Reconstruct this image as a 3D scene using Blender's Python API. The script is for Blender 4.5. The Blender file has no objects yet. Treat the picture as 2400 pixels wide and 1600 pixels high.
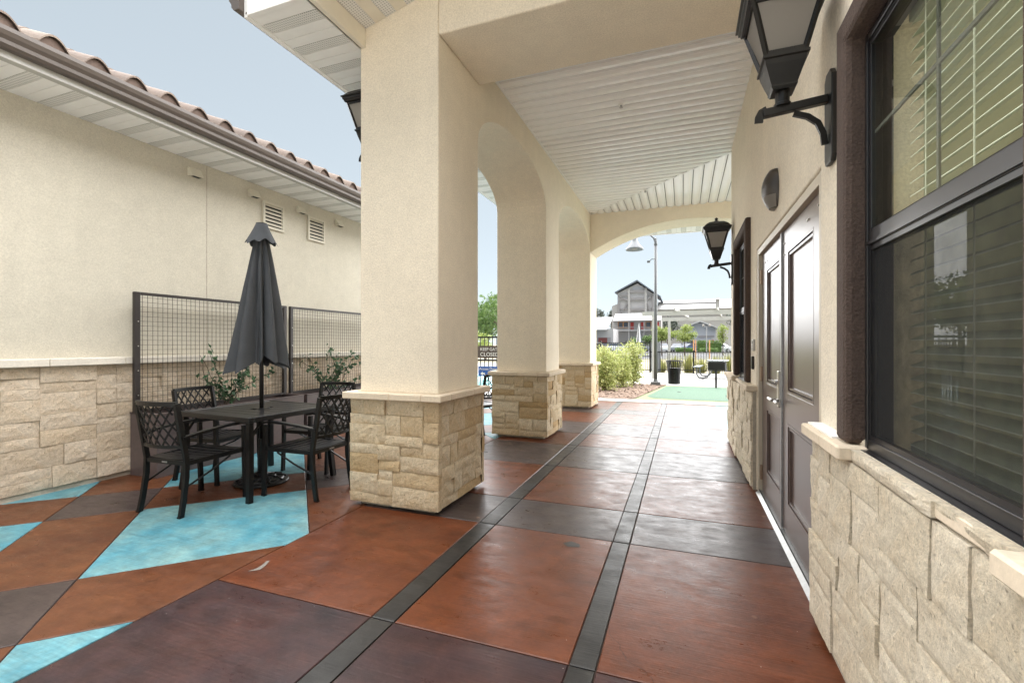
import bpy, math, random
from mathutils import Vector, Matrix, noise
R = math.radians
rng = random.Random(11)
sc = bpy.context.scene
col = sc.collection

# ------------------------------------------------------------------ camera, sky, sun, exposure
cd = bpy.data.cameras.new('camera')
cam = bpy.data.objects.new('camera', cd); col.objects.link(cam)
cam.location = (0, 0, 1.33); cam.rotation_euler = (R(90), 0, R(20.2))
cd.sensor_width = 36; cd.lens = 1090 / 2400 * 36; cd.shift_y = 0.0025
cd.clip_start = 0.05; cd.clip_end = 3000
sc.camera = cam

SKY_K = 0.96
SUN_EL = 45.0
SUN_DIR = Vector((0.2, 0.98, math.tan(R(SUN_EL)))).normalized()      # towards the sun
world = bpy.data.worlds.new('World'); sc.world = world; world.use_nodes = True
wn, wl = world.node_tree.nodes, world.node_tree.links
bg = wn['Background']
sky = wn.new('ShaderNodeTexSky'); sky.sky_type = 'NISHITA'; sky.sun_disc = False
sky.sun_elevation = R(SUN_EL); sky.sun_rotation = math.atan2(SUN_DIR.x, SUN_DIR.y)
sky.altitude = 0; sky.air_density = 0.3; sky.dust_density = 0.0; sky.ozone_density = 1.0
hs = wn.new('ShaderNodeHueSaturation'); hs.inputs['Saturation'].default_value = 0.8
tn = wn.new('ShaderNodeVectorMath'); tn.operation = 'MULTIPLY'; tn.inputs[1].default_value = (.97*SKY_K, 1.03*SKY_K, 1.0*SKY_K)
gm = wn.new('ShaderNodeGamma'); gm.inputs['Gamma'].default_value = 0.26      # hazy, more even sky
wl.new(sky.outputs[0], hs.inputs['Color']); wl.new(hs.outputs[0], gm.inputs['Color']); wl.new(gm.outputs[0], tn.inputs[0]); wl.new(tn.outputs[0], bg.inputs['Color'])
bg.inputs['Strength'].default_value = 0.05
sd = bpy.data.lights.new('sun', 'SUN'); sun = bpy.data.objects.new('sun', sd); col.objects.link(sun)
sd.energy = 1.5; sd.angle = R(155); sd.color = (1.0, 0.985, 0.975)
sun.rotation_euler = SUN_DIR.to_track_quat('Z', 'Y').to_euler()
sun.location = (6, 2, 20)
vs = sc.view_settings
vs.view_transform = 'Standard'; vs.look = 'None'; vs.gamma = 1.0; vs.exposure = 3.8
sc.render.engine = 'CYCLES'
sc.cycles.use_denoising = True
sc.cycles.max_bounces = 12; sc.cycles.diffuse_bounces = 7; sc.cycles.glossy_bounces = 5
sc.cycles.transparent_max_bounces = 24; sc.cycles.transmission_bounces = 8
sc.cycles.sample_clamp_indirect = 8.0

# ------------------------------------------------------------------ materials
MATS = {}
def _new(name):
    m = bpy.data.materials.new(name); m.use_nodes = True
    nt = m.node_tree; b = nt.nodes['Principled BSDF']
    tc = nt.nodes.new('ShaderNodeTexCoord')
    return m, nt, b, tc
def _noise(nt, vec, scale, detail=3, rough=.55, stretch=None):
    n = nt.nodes.new('ShaderNodeTexNoise'); n.inputs['Scale'].default_value = scale
    n.inputs['Detail'].default_value = detail; n.inputs['Roughness'].default_value = rough
    if stretch:
        mp = nt.nodes.new('ShaderNodeMapping'); mp.inputs['Scale'].default_value = stretch
        nt.links.new(vec, mp.inputs['Vector']); vec = mp.outputs[0]
    nt.links.new(vec, n.inputs['Vector']); return n.outputs['Fac']
def _range(nt, v, a, b, c, d):
    n = nt.nodes.new('ShaderNodeMapRange')
    for k, x in zip(('From Min', 'From Max', 'To Min', 'To Max'), (a, b, c, d)): n.inputs[k].default_value = x
    nt.links.new(v, n.inputs['Value']); return n.outputs[0]
def _scale(nt, colr, fac):
    n = nt.nodes.new('ShaderNodeVectorMath'); n.operation = 'SCALE'
    nt.links.new(colr, n.inputs[0]); nt.links.new(fac, n.inputs['Scale']); return n.outputs[0]
def _mix(nt, fac, a, b):
    n = nt.nodes.new('ShaderNodeMix'); n.data_type = 'RGBA'
    for s, v in ((0, fac), (6, a), (7, b)):
        if isinstance(v, (int, float)): n.inputs[s].default_value = v
        elif isinstance(v, (tuple, list)): n.inputs[s].default_value = (*v[:3], 1)
        else: nt.links.new(v, n.inputs[s])
    return n.outputs[2]
def _bump(nt, b, hs_):
    prev = None
    for h, dist, st in hs_:
        n = nt.nodes.new('ShaderNodeBump'); n.inputs['Distance'].default_value = dist; n.inputs['Strength'].default_value = st
        nt.links.new(h, n.inputs['Height'])
        if prev: nt.links.new(prev, n.inputs['Normal'])
        prev = n.outputs[0]
    if prev: nt.links.new(prev, b.inputs['Normal'])
def mk(name, base, rough=.6, metal=0.0, spec=.5, var=(), bump=(), ramp=None, coat=0.0, rvar=0.0, trans=None):
    """base colour, list of (scale, amount[, stretch]) tone variations, list of (scale, distance, strength[, stretch]) reliefs"""
    m, nt, b, tc = _new(name); vec = tc.outputs['Object']
    b.inputs['Roughness'].default_value = rough; b.inputs['Metallic'].default_value = metal
    b.inputs['Specular IOR Level'].default_value = spec
    if coat: b.inputs['Coat Weight'].default_value = coat; b.inputs['Coat Roughness'].default_value = .12
    if ramp:
        oi = nt.nodes.new('ShaderNodeObjectInfo'); rp = nt.nodes.new('ShaderNodeValToRGB')
        nt.links.new(oi.outputs['Random'], rp.inputs[0]); els = rp.color_ramp.elements
        while len(els) < len(ramp): els.new(.5)
        for i, c in enumerate(ramp): els[i].position = i / (len(ramp) - 1); els[i].color = (*c, 1)
        c = rp.outputs[0]
    else:
        r = nt.nodes.new('ShaderNodeRGB'); r.outputs[0].default_value = (*base, 1); c = r.outputs[0]
    for v in var:
        f = _noise(nt, vec, v[0], 4, .6, v[2] if len(v) > 2 else None)
        c = _scale(nt, c, _range(nt, f, .3, .7, 1 - v[1], 1 + v[1]))
    nt.links.new(c, b.inputs['Base Color'])
    if rvar:
        f = _noise(nt, vec, 5, 4); nt.links.new(_range(nt, f, .3, .7, rough - rvar, rough + rvar), b.inputs['Roughness'])
    _bump(nt, b, [(_noise(nt, vec, q[0], 3, .6, q[3] if len(q) > 3 else None), q[1], q[2]) for q in bump])
    MATS[name] = m; return m
def mk_stone(name, ramp, warm):
    m, nt, b, tc = _new(name); vec = tc.outputs['Object']
    oi = nt.nodes.new('ShaderNodeObjectInfo'); rp = nt.nodes.new('ShaderNodeValToRGB')
    nt.links.new(oi.outputs['Random'], rp.inputs[0]); els = rp.color_ramp.elements
    while len(els) < len(ramp): els.new(.5)
    for i, c in enumerate(ramp): els[i].position = i / (len(ramp) - 1); els[i].color = (*c, 1)
    c = rp.outputs[0]
    c = _mix(nt, _range(nt, _noise(nt, vec, 7, 5, .65), .42, .72, 0, .55), c, warm)
    c = _scale(nt, c, _range(nt, _noise(nt, vec, 38, 5, .7), .3, .7, .80, 1.16))
    c = _scale(nt, c, _range(nt, _noise(nt, vec, 150, 3, .7), .3, .7, .88, 1.10))
    pits = _range(nt, _noise(nt, vec, 60, 2, .5), .64, .74, 1.0, .55)
    c = _scale(nt, c, pits)
    nt.links.new(c, b.inputs['Base Color']); b.inputs['Roughness'].default_value = .9; b.inputs['Specular IOR Level'].default_value = .25
    _bump(nt, b, [(_noise(nt, vec, 26, 7, .78), .016, .8), (_noise(nt, vec, 120, 4, .75), .005, .8)])
    MATS[name] = m
def mk_floor(name, c1, c2, rough=.30, streak=.12, spots=True):
    """acid-stained sealed concrete: mottled stain, broom lines across the walk, pale drops"""
    m, nt, b, tc = _new(name); vec = tc.outputs['Object']
    f = _noise(nt, vec, 2.2, 6, .65)
    c = _mix(nt, _range(nt, f, .35, .68, 0, 1), c1, c2)
    c = _scale(nt, c, _range(nt, _noise(nt, vec, 9, 4, .6), .3, .7, .80, 1.2))
    c = _scale(nt, c, _range(nt, _noise(nt, vec, 40, 5, .75), .35, .65, .88, 1.12))
    sc_ = _noise(nt, vec, 2.6, 4, .6, (1.0, 1.8, 1.0)); c = _scale(nt, c, _range(nt, sc_, .52, .74, 1.0, .66))
    st = _noise(nt, vec, 1.0, 4, .6, (3.0, 85.0, 1.0))
    c = _scale(nt, c, _range(nt, st, .3, .7, 1 - streak, 1 + streak))
    if spots:
        vo = nt.nodes.new('ShaderNodeTexVoronoi'); vo.inputs['Scale'].default_value = 2.3; nt.links.new(vec, vo.inputs['Vector'])
        big = _range(nt, vo.outputs['Distance'], .02, .05, .45, 0)
        c = _mix(nt, big, c, (.34, .20, .13))
        v2 = nt.nodes.new('ShaderNodeTexVoronoi'); v2.inputs['Scale'].default_value = 11; nt.links.new(vec, v2.inputs['Vector'])
        c = _mix(nt, _range(nt, v2.outputs['Distance'], .012, .03, .75, 0), c, (.62, .55, .48))
    wp = nt.nodes.new('ShaderNodeVectorMath'); wp.operation = 'ADD'; nz_ = nt.nodes.new('ShaderNodeTexNoise'); nz_.inputs['Scale'].default_value = 3.0; nz_.inputs['Detail'].default_value = 6
    nt.links.new(vec, nz_.inputs['Vector']); sv = nt.nodes.new('ShaderNodeVectorMath'); sv.operation = 'SCALE'; sv.inputs['Scale'].default_value = .35
    nt.links.new(nz_.outputs['Color'], sv.inputs[0]); nt.links.new(vec, wp.inputs[0]); nt.links.new(sv.outputs[0], wp.inputs[1])
    cr = nt.nodes.new('ShaderNodeTexVoronoi'); cr.feature = 'DISTANCE_TO_EDGE'; cr.inputs['Scale'].default_value = .42; nt.links.new(wp.outputs[0], cr.inputs['Vector'])
    c = _scale(nt, c, _range(nt, cr.outputs['Distance'], .0, .0016, .5, 1.0))           # hairline cracks
    nt.links.new(c, b.inputs['Base Color'])
    nt.links.new(_range(nt, _noise(nt, vec, 5, 8, .75, (1.0, 1.8, 1.0)), .3, .7, rough - .08, rough + .22), b.inputs['Roughness'])
    b.inputs['Specular IOR Level'].default_value = .27
    _bump(nt, b, [(st, .0016, .5), (_noise(nt, vec, 45, 3), .0012, .4)])
    MATS[name] = m
def mk_perf(name, base):
    """white aluminium soffit strip with rows of small vent holes"""
    m, nt, b, tc = _new(name)
    sp = nt.nodes.new('ShaderNodeSeparateXYZ'); nt.links.new(tc.outputs['Object'], sp.inputs[0])
    def mm(op, a, v=None):
        n = nt.nodes.new('ShaderNodeMath'); n.operation = op
        for i, x in enumerate((a, v)):
            if x is None: continue
            if isinstance(x, (int, float)): n.inputs[i].default_value = x
            else: nt.links.new(x, n.inputs[i])
        return n.outputs[0]
    k = 2 * math.pi / .020
    s = mm('ADD', mm('SINE', mm('MULTIPLY', sp.outputs[0], k)), mm('SINE', mm('MULTIPLY', sp.outputs[1], k)))
    f = _range(nt, s, .55, 1.0, 0, .5)
    nt.links.new(_mix(nt, f, base, (.05, .05, .05)), b.inputs['Base Color']); b.inputs['Roughness'].default_value = .5
    MATS[name] = m
def mk_glass(name, tint, ior=1.7, rough=.0):
    m, nt, b, tc = _new(name); nt.nodes.remove(b); out = nt.nodes['Material Output']
    tr = nt.nodes.new('ShaderNodeBsdfTransparent'); tr.inputs[0].default_value = (*tint, 1)
    gl = nt.nodes.new('ShaderNodeBsdfGlossy'); gl.inputs['Roughness'].default_value = rough
    fr = nt.nodes.new('ShaderNodeFresnel'); ge = nt.nodes.new('ShaderNodeNewGeometry')      # thin pane: the same from both sides
    nt.links.new(_range(nt, ge.outputs['Backfacing'], 0, 1, ior, 1 / ior), fr.inputs['IOR'])
    mx = nt.nodes.new('ShaderNodeMixShader')
    nt.links.new(fr.outputs[0], mx.inputs[0]); nt.links.new(tr.outputs[0], mx.inputs[1]); nt.links.new(gl.outputs[0], mx.inputs[2])
    nt.links.new(mx.outputs[0], out.inputs[0]); MATS[name] = m
def mk_screen(name, colr, opacity):
    m, nt, b, tc = _new(name); nt.nodes.remove(b); out = nt.nodes['Material Output']
    tr = nt.nodes.new('ShaderNodeBsdfTransparent'); df = nt.nodes.new('ShaderNodeBsdfDiffuse'); df.inputs[0].default_value = (*colr, 1)
    mx = nt.nodes.new('ShaderNodeMixShader')
    wv = _noise(nt, tc.outputs['Object'], 14, 2); f = _range(nt, wv, .3, .7, opacity - .05, opacity + .05)
    nt.links.new(f, mx.inputs[0]); nt.links.new(tr.outputs[0], mx.inputs[1]); nt.links.new(df.outputs[0], mx.inputs[2])
    nt.links.new(mx.outputs[0], out.inputs[0]); MATS[name] = m
def mk_leaf(name, ramp, rough=.5, rnd=True):
    m, nt, b, tc = _new(name)
    gi = nt.nodes.new('ShaderNodeNewGeometry')
    f = _noise(nt, tc.outputs['Object'], 5 if rnd else 2, 3, .7); f = _range(nt, f, .3, .7, 0, .5)
    ad = nt.nodes.new('ShaderNodeMath'); ad.operation = 'MULTIPLY_ADD'; ad.inputs[1].default_value = .5
    nt.links.new(gi.outputs['Random Per Island'], ad.inputs[0]); nt.links.new(f, ad.inputs[2])
    rp = nt.nodes.new('ShaderNodeValToRGB'); nt.links.new(ad.outputs[0], rp.inputs[0]); els = rp.color_ramp.elements
    while len(els) < len(ramp): els.new(.5)
    for i, c in enumerate(ramp): els[i].position = i / (len(ramp) - 1); els[i].color = (*c, 1)
    nt.links.new(rp.outputs[0], b.inputs['Base Color']); b.inputs['Roughness'].default_value = rough
    out = nt.nodes['Material Output']; tl = nt.nodes.new('ShaderNodeBsdfTranslucent'); nt.links.new(rp.outputs[0], tl.inputs[0])
    mx = nt.nodes.new('ShaderNodeMixShader'); mx.inputs[0].default_value = .3
    nt.links.new(b.outputs[0], mx.inputs[1]); nt.links.new(tl.outputs[0], mx.inputs[2]); nt.links.new(mx.outputs[0], out.inputs[0])
    MATS[name] = m

STU = [(170, .005, .7), (60, .004, .45)]
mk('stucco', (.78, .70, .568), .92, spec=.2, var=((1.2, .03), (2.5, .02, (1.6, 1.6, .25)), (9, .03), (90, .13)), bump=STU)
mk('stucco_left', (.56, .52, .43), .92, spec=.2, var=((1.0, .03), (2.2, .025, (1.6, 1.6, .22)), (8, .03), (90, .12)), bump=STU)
mk('brown_stucco', (.080, .055, .044), .85, spec=.3, var=((120, .30), (6, .10)), bump=[(95, .009, .9), (220, .003, .6)])
mk('white_metal', (.86, .85, .83), .45, var=((3, .04),))
mk('ceiling_white', (.90, .905, .91), .17, spec=.7)
mk('cream_trim', (.74, .69, .58), .6, var=((4, .05),))
mk('dark_gap', (.05, .05, .05), .9)
mk_perf('vent_metal', (.74, .73, .70))
mk('cap', (.66, .56, .43), .85, spec=.25, var=((5, .07), (60, .07)), bump=[(60, .002, .5)])
mk('cap_left', (.66, .61, .53), .85, spec=.25, var=((5, .07), (60, .07)), bump=[(60, .002, .5)])
mk_stone('stone_pillar', [(.59, .465, .30), (.70, .60, .44), (.51, .37, .205), (.71, .62, .465), (.62, .51, .355), (.68, .575, .41), (.48, .335, .17)], (.46, .30, .14))
mk_stone('stone_left', [(.60, .50, .385), (.66, .56, .44), (.56, .46, .345), (.68, .58, .46), (.60, .485, .35)], (.50, .37, .235))
mk_stone('stone_right', [(.70, .62, .485), (.74, .66, .525), (.66, .58, .445), (.72, .64, .505)], (.62, .50, .34))
mk('mortar', (.42, .37, .30), .95, var=((30, .15),), bump=[(60, .004, .6)])
mk('black_metal', (.0035, .0035, .004), .36, spec=.35, var=((40, .15),))
mk('black_seat', (.005, .005, .006), .36, spec=.45, var=((30, .2),))
mk('bronze_metal', (.007, .006, .005), .36, spec=.4, var=((25, .2),))
mk('brown_steel', (.022, .016, .0145), .45, var=((6, .10),))
mk('planter_metal', (.105, .078, .075), .42, var=((3, .12), (25, .08)))
mk('gutter_metal', (.105, .085, .072), .33, spec=.5, var=((4, .05),))
mk('roof_tile', (.30, .2, .15), .8, ramp=[(.155, .115, .092), (.19, .142, .112), (.135, .10, .082), (.225, .175, .138)], var=((14, .18), (60, .1)), bump=[(70, .002, .5)])
mk('roof_under', (.115, .078, .06), .85, var=((20, .12),))
mk('door_paint', (.115, .080, .068), .28, spec=.5, var=((3, .04),))
mk('frame_paint', (.55, .48, .37), .5)
mk('steel', (.55, .53, .50), .30, metal=1.0)
mk('aluminium', (.34, .34, .34), .42, metal=.7, var=((40, .12),))
mk('brass', (.33, .24, .17), .45, metal=.8)
mk('window_frame', (.014, .013, .014), .30, spec=.5)
mk('bar_grey', (.13, .13, .12), .4)
mk('fabric_grey', (.064, .068, .074), .9, spec=.2, var=((6, .10), (300, .10)), bump=[(400, .001, .4)])
mk('soil', (.05, .035, .022), .95, bump=[(30, .02, .8)])
mk('grey_plastic', (.060, .050, .042), .35)
mk('louvre', (.60, .56, .46), .6)
mk('fascia_cream', (.46, .45, .42), .6)
mk('vent_dark', (.03, .03, .028), .9)
mk('blind', (.46, .49, .385), .5)
mk('cord_lit_edge', (.86, .87, .78), .6)  # white of the cords, also paints the bright edge of the slats
mk('room_wall', (.52, .55, .43), .9, var=((1, .05),))
mk('room_floor', (.42, .40, .33), .7)
mk_glass('glass_upper', (.90, .94, .86), 1.85)
mk_glass('glass_lower', (.75, .78, .73), 2.1)
mk_screen('screen', (.030, .030, .031), .64)
mk_glass('glass_clear', (.9, .92, .92), 1.5)
m_, nt_, b_, tc_ = _new('glass_frost')
b_.inputs['Base Color'].default_value = (.46, .43, .39, 1); b_.inputs['Roughness'].default_value = .25
tl_ = nt_.nodes.new('ShaderNodeBsdfTranslucent'); tl_.inputs[0].default_value = (.56, .53, .49, 1)
mx_ = nt_.nodes.new('ShaderNodeMixShader'); mx_.inputs[0].default_value = .6
nt_.links.new(b_.outputs[0], mx_.inputs[1]); nt_.links.new(tl_.outputs[0], mx_.inputs[2]); nt_.links.new(mx_.outputs[0], nt_.nodes['Material Output'].inputs[0])
_bump(nt_, b_, [(_noise(nt_, tc_.outputs['Object'], 120, 2), .002, .4)]); MATS['glass_frost'] = m_
mk_floor('floor_red', (.122, .035, .0125), (.078, .0225, .0100))
mk_floor('floor_brown', (.115, .041, .0160), (.078, .026, .0120))
mk_floor('floor_dark', (.040, .029, .028), (.066, .048, .042), streak=.2)
mk_floor('floor_purple', (.027, .016, .019), (.055, .023, .019), streak=.2)
mk_floor('floor_strip', (.020, .019, .018), (.034, .032, .029), .32, .2, False)
mk_floor('floor_turquoise', (.062, .22, .28), (.165, .28, .275), .42, .14, False)
mk('joint', (.035, .02, .014), .9)
mk('concrete', (.36, .35, .335), .85, var=((1.5, .06), (30, .06)), bump=[(50, .002, .4)])
mk('kerb_concrete', (.42, .405, .375), .85, var=((6, .06),))
mk('asphalt', (.055, .055, .06), .9, var=((3, .1), (60, .2)))
mk('terrain', (.22, .19, .12), .95, var=((.2, .2), (3, .15)))
mk('turf_dark', (.065, .125, .08), .85, var=((30, .15),), bump=[(300, .004, .8)])
mk('turf_light', (.20, .235, .11), .85, var=((30, .15),), bump=[(200, .008, .8)])
mk('mulch', (.23, .16, .12), .95, ramp=None, var=((30, .35), (120, .3)), bump=[(60, .02, 1.0)])
mk('bark', (.10, .075, .055), .9, var=((20, .2),), bump=[(30, .01, .7)])
mk_leaf('leaf_bush', [(.09, .14, .03), (.24, .30, .06), (.50, .50, .22), (.32, .38, .10), (.66, .63, .42)])
mk_leaf('leaf_vine', [(.02, .05, .025), (.05, .11, .05), (.12, .20, .10)])
mk_leaf('leaf_tree', [(.05, .10, .03), (.10, .17, .04), (.17, .24, .07)], rnd=False)
mk_leaf('leaf_pale', [(.14, .20, .04), (.26, .32, .08), (.34, .36, .12)], rnd=False)
mk_leaf('leaf_far', [(.06, .075, .06), (.10, .115, .09)], rnd=False)
mk_leaf('grass_blade', [(.16, .20, .05), (.30, .30, .10), (.40, .36, .16)])
mk('water', (.05, .38, .45), .08, bump=[(4, .02, .3)])
mk('sign_brown', (.075, .055, .045), .5)
mk('sign_blue', (.02, .10, .36), .4)
mk('sign_white', (.8, .8, .78), .5)
mk('siding_grey', (.40, .39, .395), .8, var=((.5, .06),), bump=[(1, .05, .5, (8, 1, 1))])
mk('siding_white', (.40, .39, .385), .8, var=((.5, .05),))
mk('siding_blue', (.36, .37, .40), .8)
mk('roof_white', (.46, .455, .45), .6, var=((.4, .04),))
mk('timber_grey', (.26, .25, .255), .85)
mk('roof_edge', (.12, .14, .17), .7)
mk('red_paint', (.45, .045, .035), .6)
mk('smear', (.17, .15, .13), .6)
mk('brown_brick', (.16, .05, .045), .8)
mk('orange_timber', (.55, .30, .14), .8)
mk('dark_glass', (.05, .06, .08), .1)
mk('car_white', (.75, .76, .78), .25, coat=.6)
mk('car_blue', (.05, .08, .18), .25, coat=.6)
mk('car_grey', (.25, .27, .30), .25, coat=.6)
mk('tyre', (.02, .02, .02), .8)
mk('pergola_paint', (.40, .395, .365), .7)
mk('post_grey', (.10, .105, .11), .45)
mk('lamp_grey', (.17, .18, .19), .4)
mk('stripe_navy', (.03, .045, .09), .8)
mk('canvas_white', (.75, .75, .73), .9)
mk('green_plastic', (.008, .02, .018), .5)

# ------------------------------------------------------------------ mesh helpers
class MB:
    def __init__(s): s.v = []; s.f = []
    def add(s, vs_, fs_):
        o = len(s.v); s.v += [tuple(p) for p in vs_]; s.f += [tuple(i + o for i in f) for f in fs_]; return s
    def box(s, x0, x1, y0, y1, z0, z1):
        return s.add([(x0,y0,z0),(x1,y0,z0),(x1,y1,z0),(x0,y1,z0),(x0,y0,z1),(x1,y0,z1),(x1,y1,z1),(x0,y1,z1)],
                     [(0,3,2,1),(4,5,6,7),(0,1,5,4),(1,2,6,5),(2,3,7,6),(3,0,4,7)])
    def cbox(s, x0, x1, y0, y1, z0, z1, c=.004):
        """box with chamfered edges"""
        L = ((x0, x1), (y0, y1), (z0, z1)); V = []; idx = {}
        for ix in (0, 1):
            for iy in (0, 1):
                for iz in (0, 1):
                    k = (ix, iy, iz)
                    for ax in range(3):
                        p = []
                        for a in range(3):
                            e = L[a][k[a]]; sg = 1 if k[a] == 0 else -1
                            p.append(e if a == ax else e + sg * c)
                        idx[k, ax] = len(V); V.append(p)
        F = []
        def ring(ax, side):
            a, b = [i for i in range(3) if i != ax]; o = []
            for u, w in ((0, 0), (1, 0), (1, 1), (0, 1)):
                k = [0, 0, 0]; k[ax] = side; k[a] = u; k[b] = w; o.append(idx[tuple(k), ax])
            flip = (side == 1) == (ax == 1)
            return tuple(reversed(o)) if flip else tuple(o)
        for ax in range(3):
            for sd_ in (0, 1): 
                r_ = ring(ax, sd_); F.append(r_)
        for ax in range(3):
            a, b = [i for i in range(3) if i != ax]
            for u in (0, 1):
                for w in (0, 1):
                    k0 = [0, 0, 0]; k1 = [0, 0, 0]; k1[ax] = 1
                    for k in (k0, k1): k[a] = u; k[b] = w
                    k0, k1 = tuple(k0), tuple(k1)
                    F.append((idx[k0, a], idx[k1, a], idx[k1, b], idx[k0, b]))
        for k in [(i, j, l) for i in (0, 1) for j in (0, 1) for l in (0, 1)]:
            F.append((idx[k, 0], idx[k, 1], idx[k, 2]))
        return s.add(V, F)
    def bar(s, a, b, w, t=None, up=(0, 0, 1)):
        """rectangular bar from a to b, w wide, t thick (t along the given up)"""
        t = t or w; a, b = Vector(a), Vector(b); d = (b - a).normalized(); u = Vector(up)
        sd_ = d.cross(u)
        if sd_.length < 1e-4: sd_ = d.cross(Vector((1, 0, 0)))
        sd_.normalize(); u = sd_.cross(d).normalized()
        V = [p + sd_ * (i * w / 2) + u * (j * t / 2) for p in (a, b) for i, j in ((-1, -1), (1, -1), (1, 1), (-1, 1))]
        return s.add(V, [(0,3,2,1),(4,5,6,7),(0,1,5,4),(1,2,6,5),(2,3,7,6),(3,0,4,7)])
    def path(s, pts, w, t=None, up=(0, 0, 1)):
        """rectangular section swept through points"""
        t = t or w; P = [Vector(p) for p in pts]; n = len(P); V = []
        for i, p in enumerate(P):
            d = (P[min(i + 1, n - 1)] - P[max(i - 1, 0)]).normalized(); u = Vector(up)
            sd_ = d.cross(u)
            if sd_.length < 1e-4: sd_ = d.cross(Vector((1, 0, 0)))
            sd_.normalize(); uu = sd_.cross(d).normalized()
            V += [p + sd_ * (i_ * w / 2) + uu * (j * t / 2) for i_, j in ((-1, -1), (1, -1), (1, 1), (-1, 1))]
        F = [(0, 3, 2, 1), tuple(4 * (n - 1) + k for k in range(4))]
        for i in range(n - 1):
            for k in range(4): F.append((4*i+k, 4*i+(k+1)%4, 4*i+4+(k+1)%4, 4*i+4+k))
        return s.add(V, F)
    def tube(s, pts, rads, n=10):
        P = [Vector(p) for p in pts]; m = len(P)
        if not isinstance(rads, (list, tuple)): rads = [rads] * m
        V = []; ref = None
        for i, p in enumerate(P):
            d = (P[min(i + 1, m - 1)] - P[max(i - 1, 0)]).normalized()
            if ref is None: ref = Vector((0, 0, 1)) if abs(d.z) < .9 else Vector((1, 0, 0))
            a = d.cross(ref).normalized(); b = d.cross(a).normalized()
            V += [p + (a * math.cos(2*math.pi*k/n) + b * math.sin(2*math.pi*k/n)) * rads[i] for k in range(n)]
        F = [tuple(range(n)), tuple(reversed(range(n*(m-1), n*m)))]
        for i in range(m - 1):
            for k in range(n): F.append((n*i+k, n*i+n+k, n*i+n+(k+1)%n, n*i+(k+1)%n))
        return s.add(V, F)
    def lathe(s, prof, c=(0, 0, 0), n=20, sq=False):
        """(radius, z) profile about a vertical axis; sq: four sides, radius = half width"""
        if sq: n = 4
        V = []
        for r_, z in prof:
            for k in range(n):
                a = 2*math.pi*k/n + (math.pi/4 if sq else 0); q = r_ * (math.sqrt(2) if sq else 1)
                V.append((c[0] + q*math.cos(a), c[1] + q*math.sin(a), c[2] + z))
        m = len(prof); F = [tuple(reversed(range(n))), tuple(range(n*(m-1), n*m))]
        for i in range(m - 1):
            for k in range(n): F.append((n*i+k, n*i+(k+1)%n, n*i+n+(k+1)%n, n*i+n+k))
        return s.add(V, F)
    def prism(s, poly, axis, a, b):
        """closed polygon (two coordinates) extruded along axis 0/1/2 from a to b"""
        def p3(q, w):
            q = list(q); q.insert(axis, w); return q
        n = len(poly); V = [p3(q, a) for q in poly] + [p3(q, b) for q in poly]
        F = [tuple(range(n)), tuple(reversed(range(n, 2*n)))] + [(i, i+n, (i+1)%n+n, (i+1)%n) for i in range(n)]
        return s.add(V, F)
    def build(s, name, mat, parent=None, smooth=False, bevel=0):
        me = bpy.data.meshes.new(name); me.from_pydata(s.v, [], s.f); me.update()
        import bmesh
        bm = bmesh.new(); bm.from_mesh(me); bmesh.ops.recalc_face_normals(bm, faces=bm.faces); bm.to_mesh(me); bm.free()
        if smooth:
            for p in me.polygons: p.use_smooth = True
        me.materials.append(MATS[mat])
        o = bpy.data.objects.new(name, me); col.objects.link(o)
        if parent is not None: o.parent = parent
        if bevel:
            bv = o.modifiers.new('Bevel', 'BEVEL'); bv.width = bevel; bv.segments = 2; bv.limit_method = 'ANGLE'; bv.angle_limit = R(40)
        return o
def raw(name, V, F, mat, parent=None, smooth=False):
    me = bpy.data.meshes.new(name); me.from_pydata(V, [], F); me.update()
    if smooth: me.polygons.foreach_set('use_smooth', [True] * len(me.polygons))
    me.materials.append(MATS[mat]); o = bpy.data.objects.new(name, me); col.objects.link(o)
    if parent is not None: o.parent = parent
    return o
def tag(o, label, cat, group=None):
    o['label'] = label; o['category'] = cat
    if group: o['group'] = group
    return o
def struct(o): o['kind'] = 'structure'; return o
def stuff(o): o['kind'] = 'stuff'; return o
def thing(name, label, cat, loc=(0, 0, 0), rz=0, group=None):
    o = bpy.data.objects.new(name, None); col.objects.link(o); o.location = loc; o.rotation_euler = (0, 0, rz); o.empty_display_size = .2
    return tag(o, label, cat, group)
def part(name, parent):                                   # an empty part that only holds sub-parts
    o = bpy.data.objects.new(name, None); col.objects.link(o); o.parent = parent; o.empty_display_size = .1; return o
def dup(root, label, loc, rz):
    r = root.copy(); col.objects.link(r); r.location = loc; r.rotation_euler = (0, 0, rz); r['label'] = label
    for ch in list(root.children):
        c = ch.copy(); col.objects.link(c); c.parent = r
        for g in list(ch.children):
            d = g.copy(); col.objects.link(d); d.parent = c
    return r
def copy_piece(o, parent, loc):
    c = o.copy(); col.objects.link(c); c.parent = parent; c.location = loc; return c
def fbm(x, y, z, o=4):
    v = 0; a = 1; f = 1
    for _ in range(o): v += a * noise.noise(Vector((x * f, y * f, z * f))); a *= .5; f *= 2.1
    return v

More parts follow.
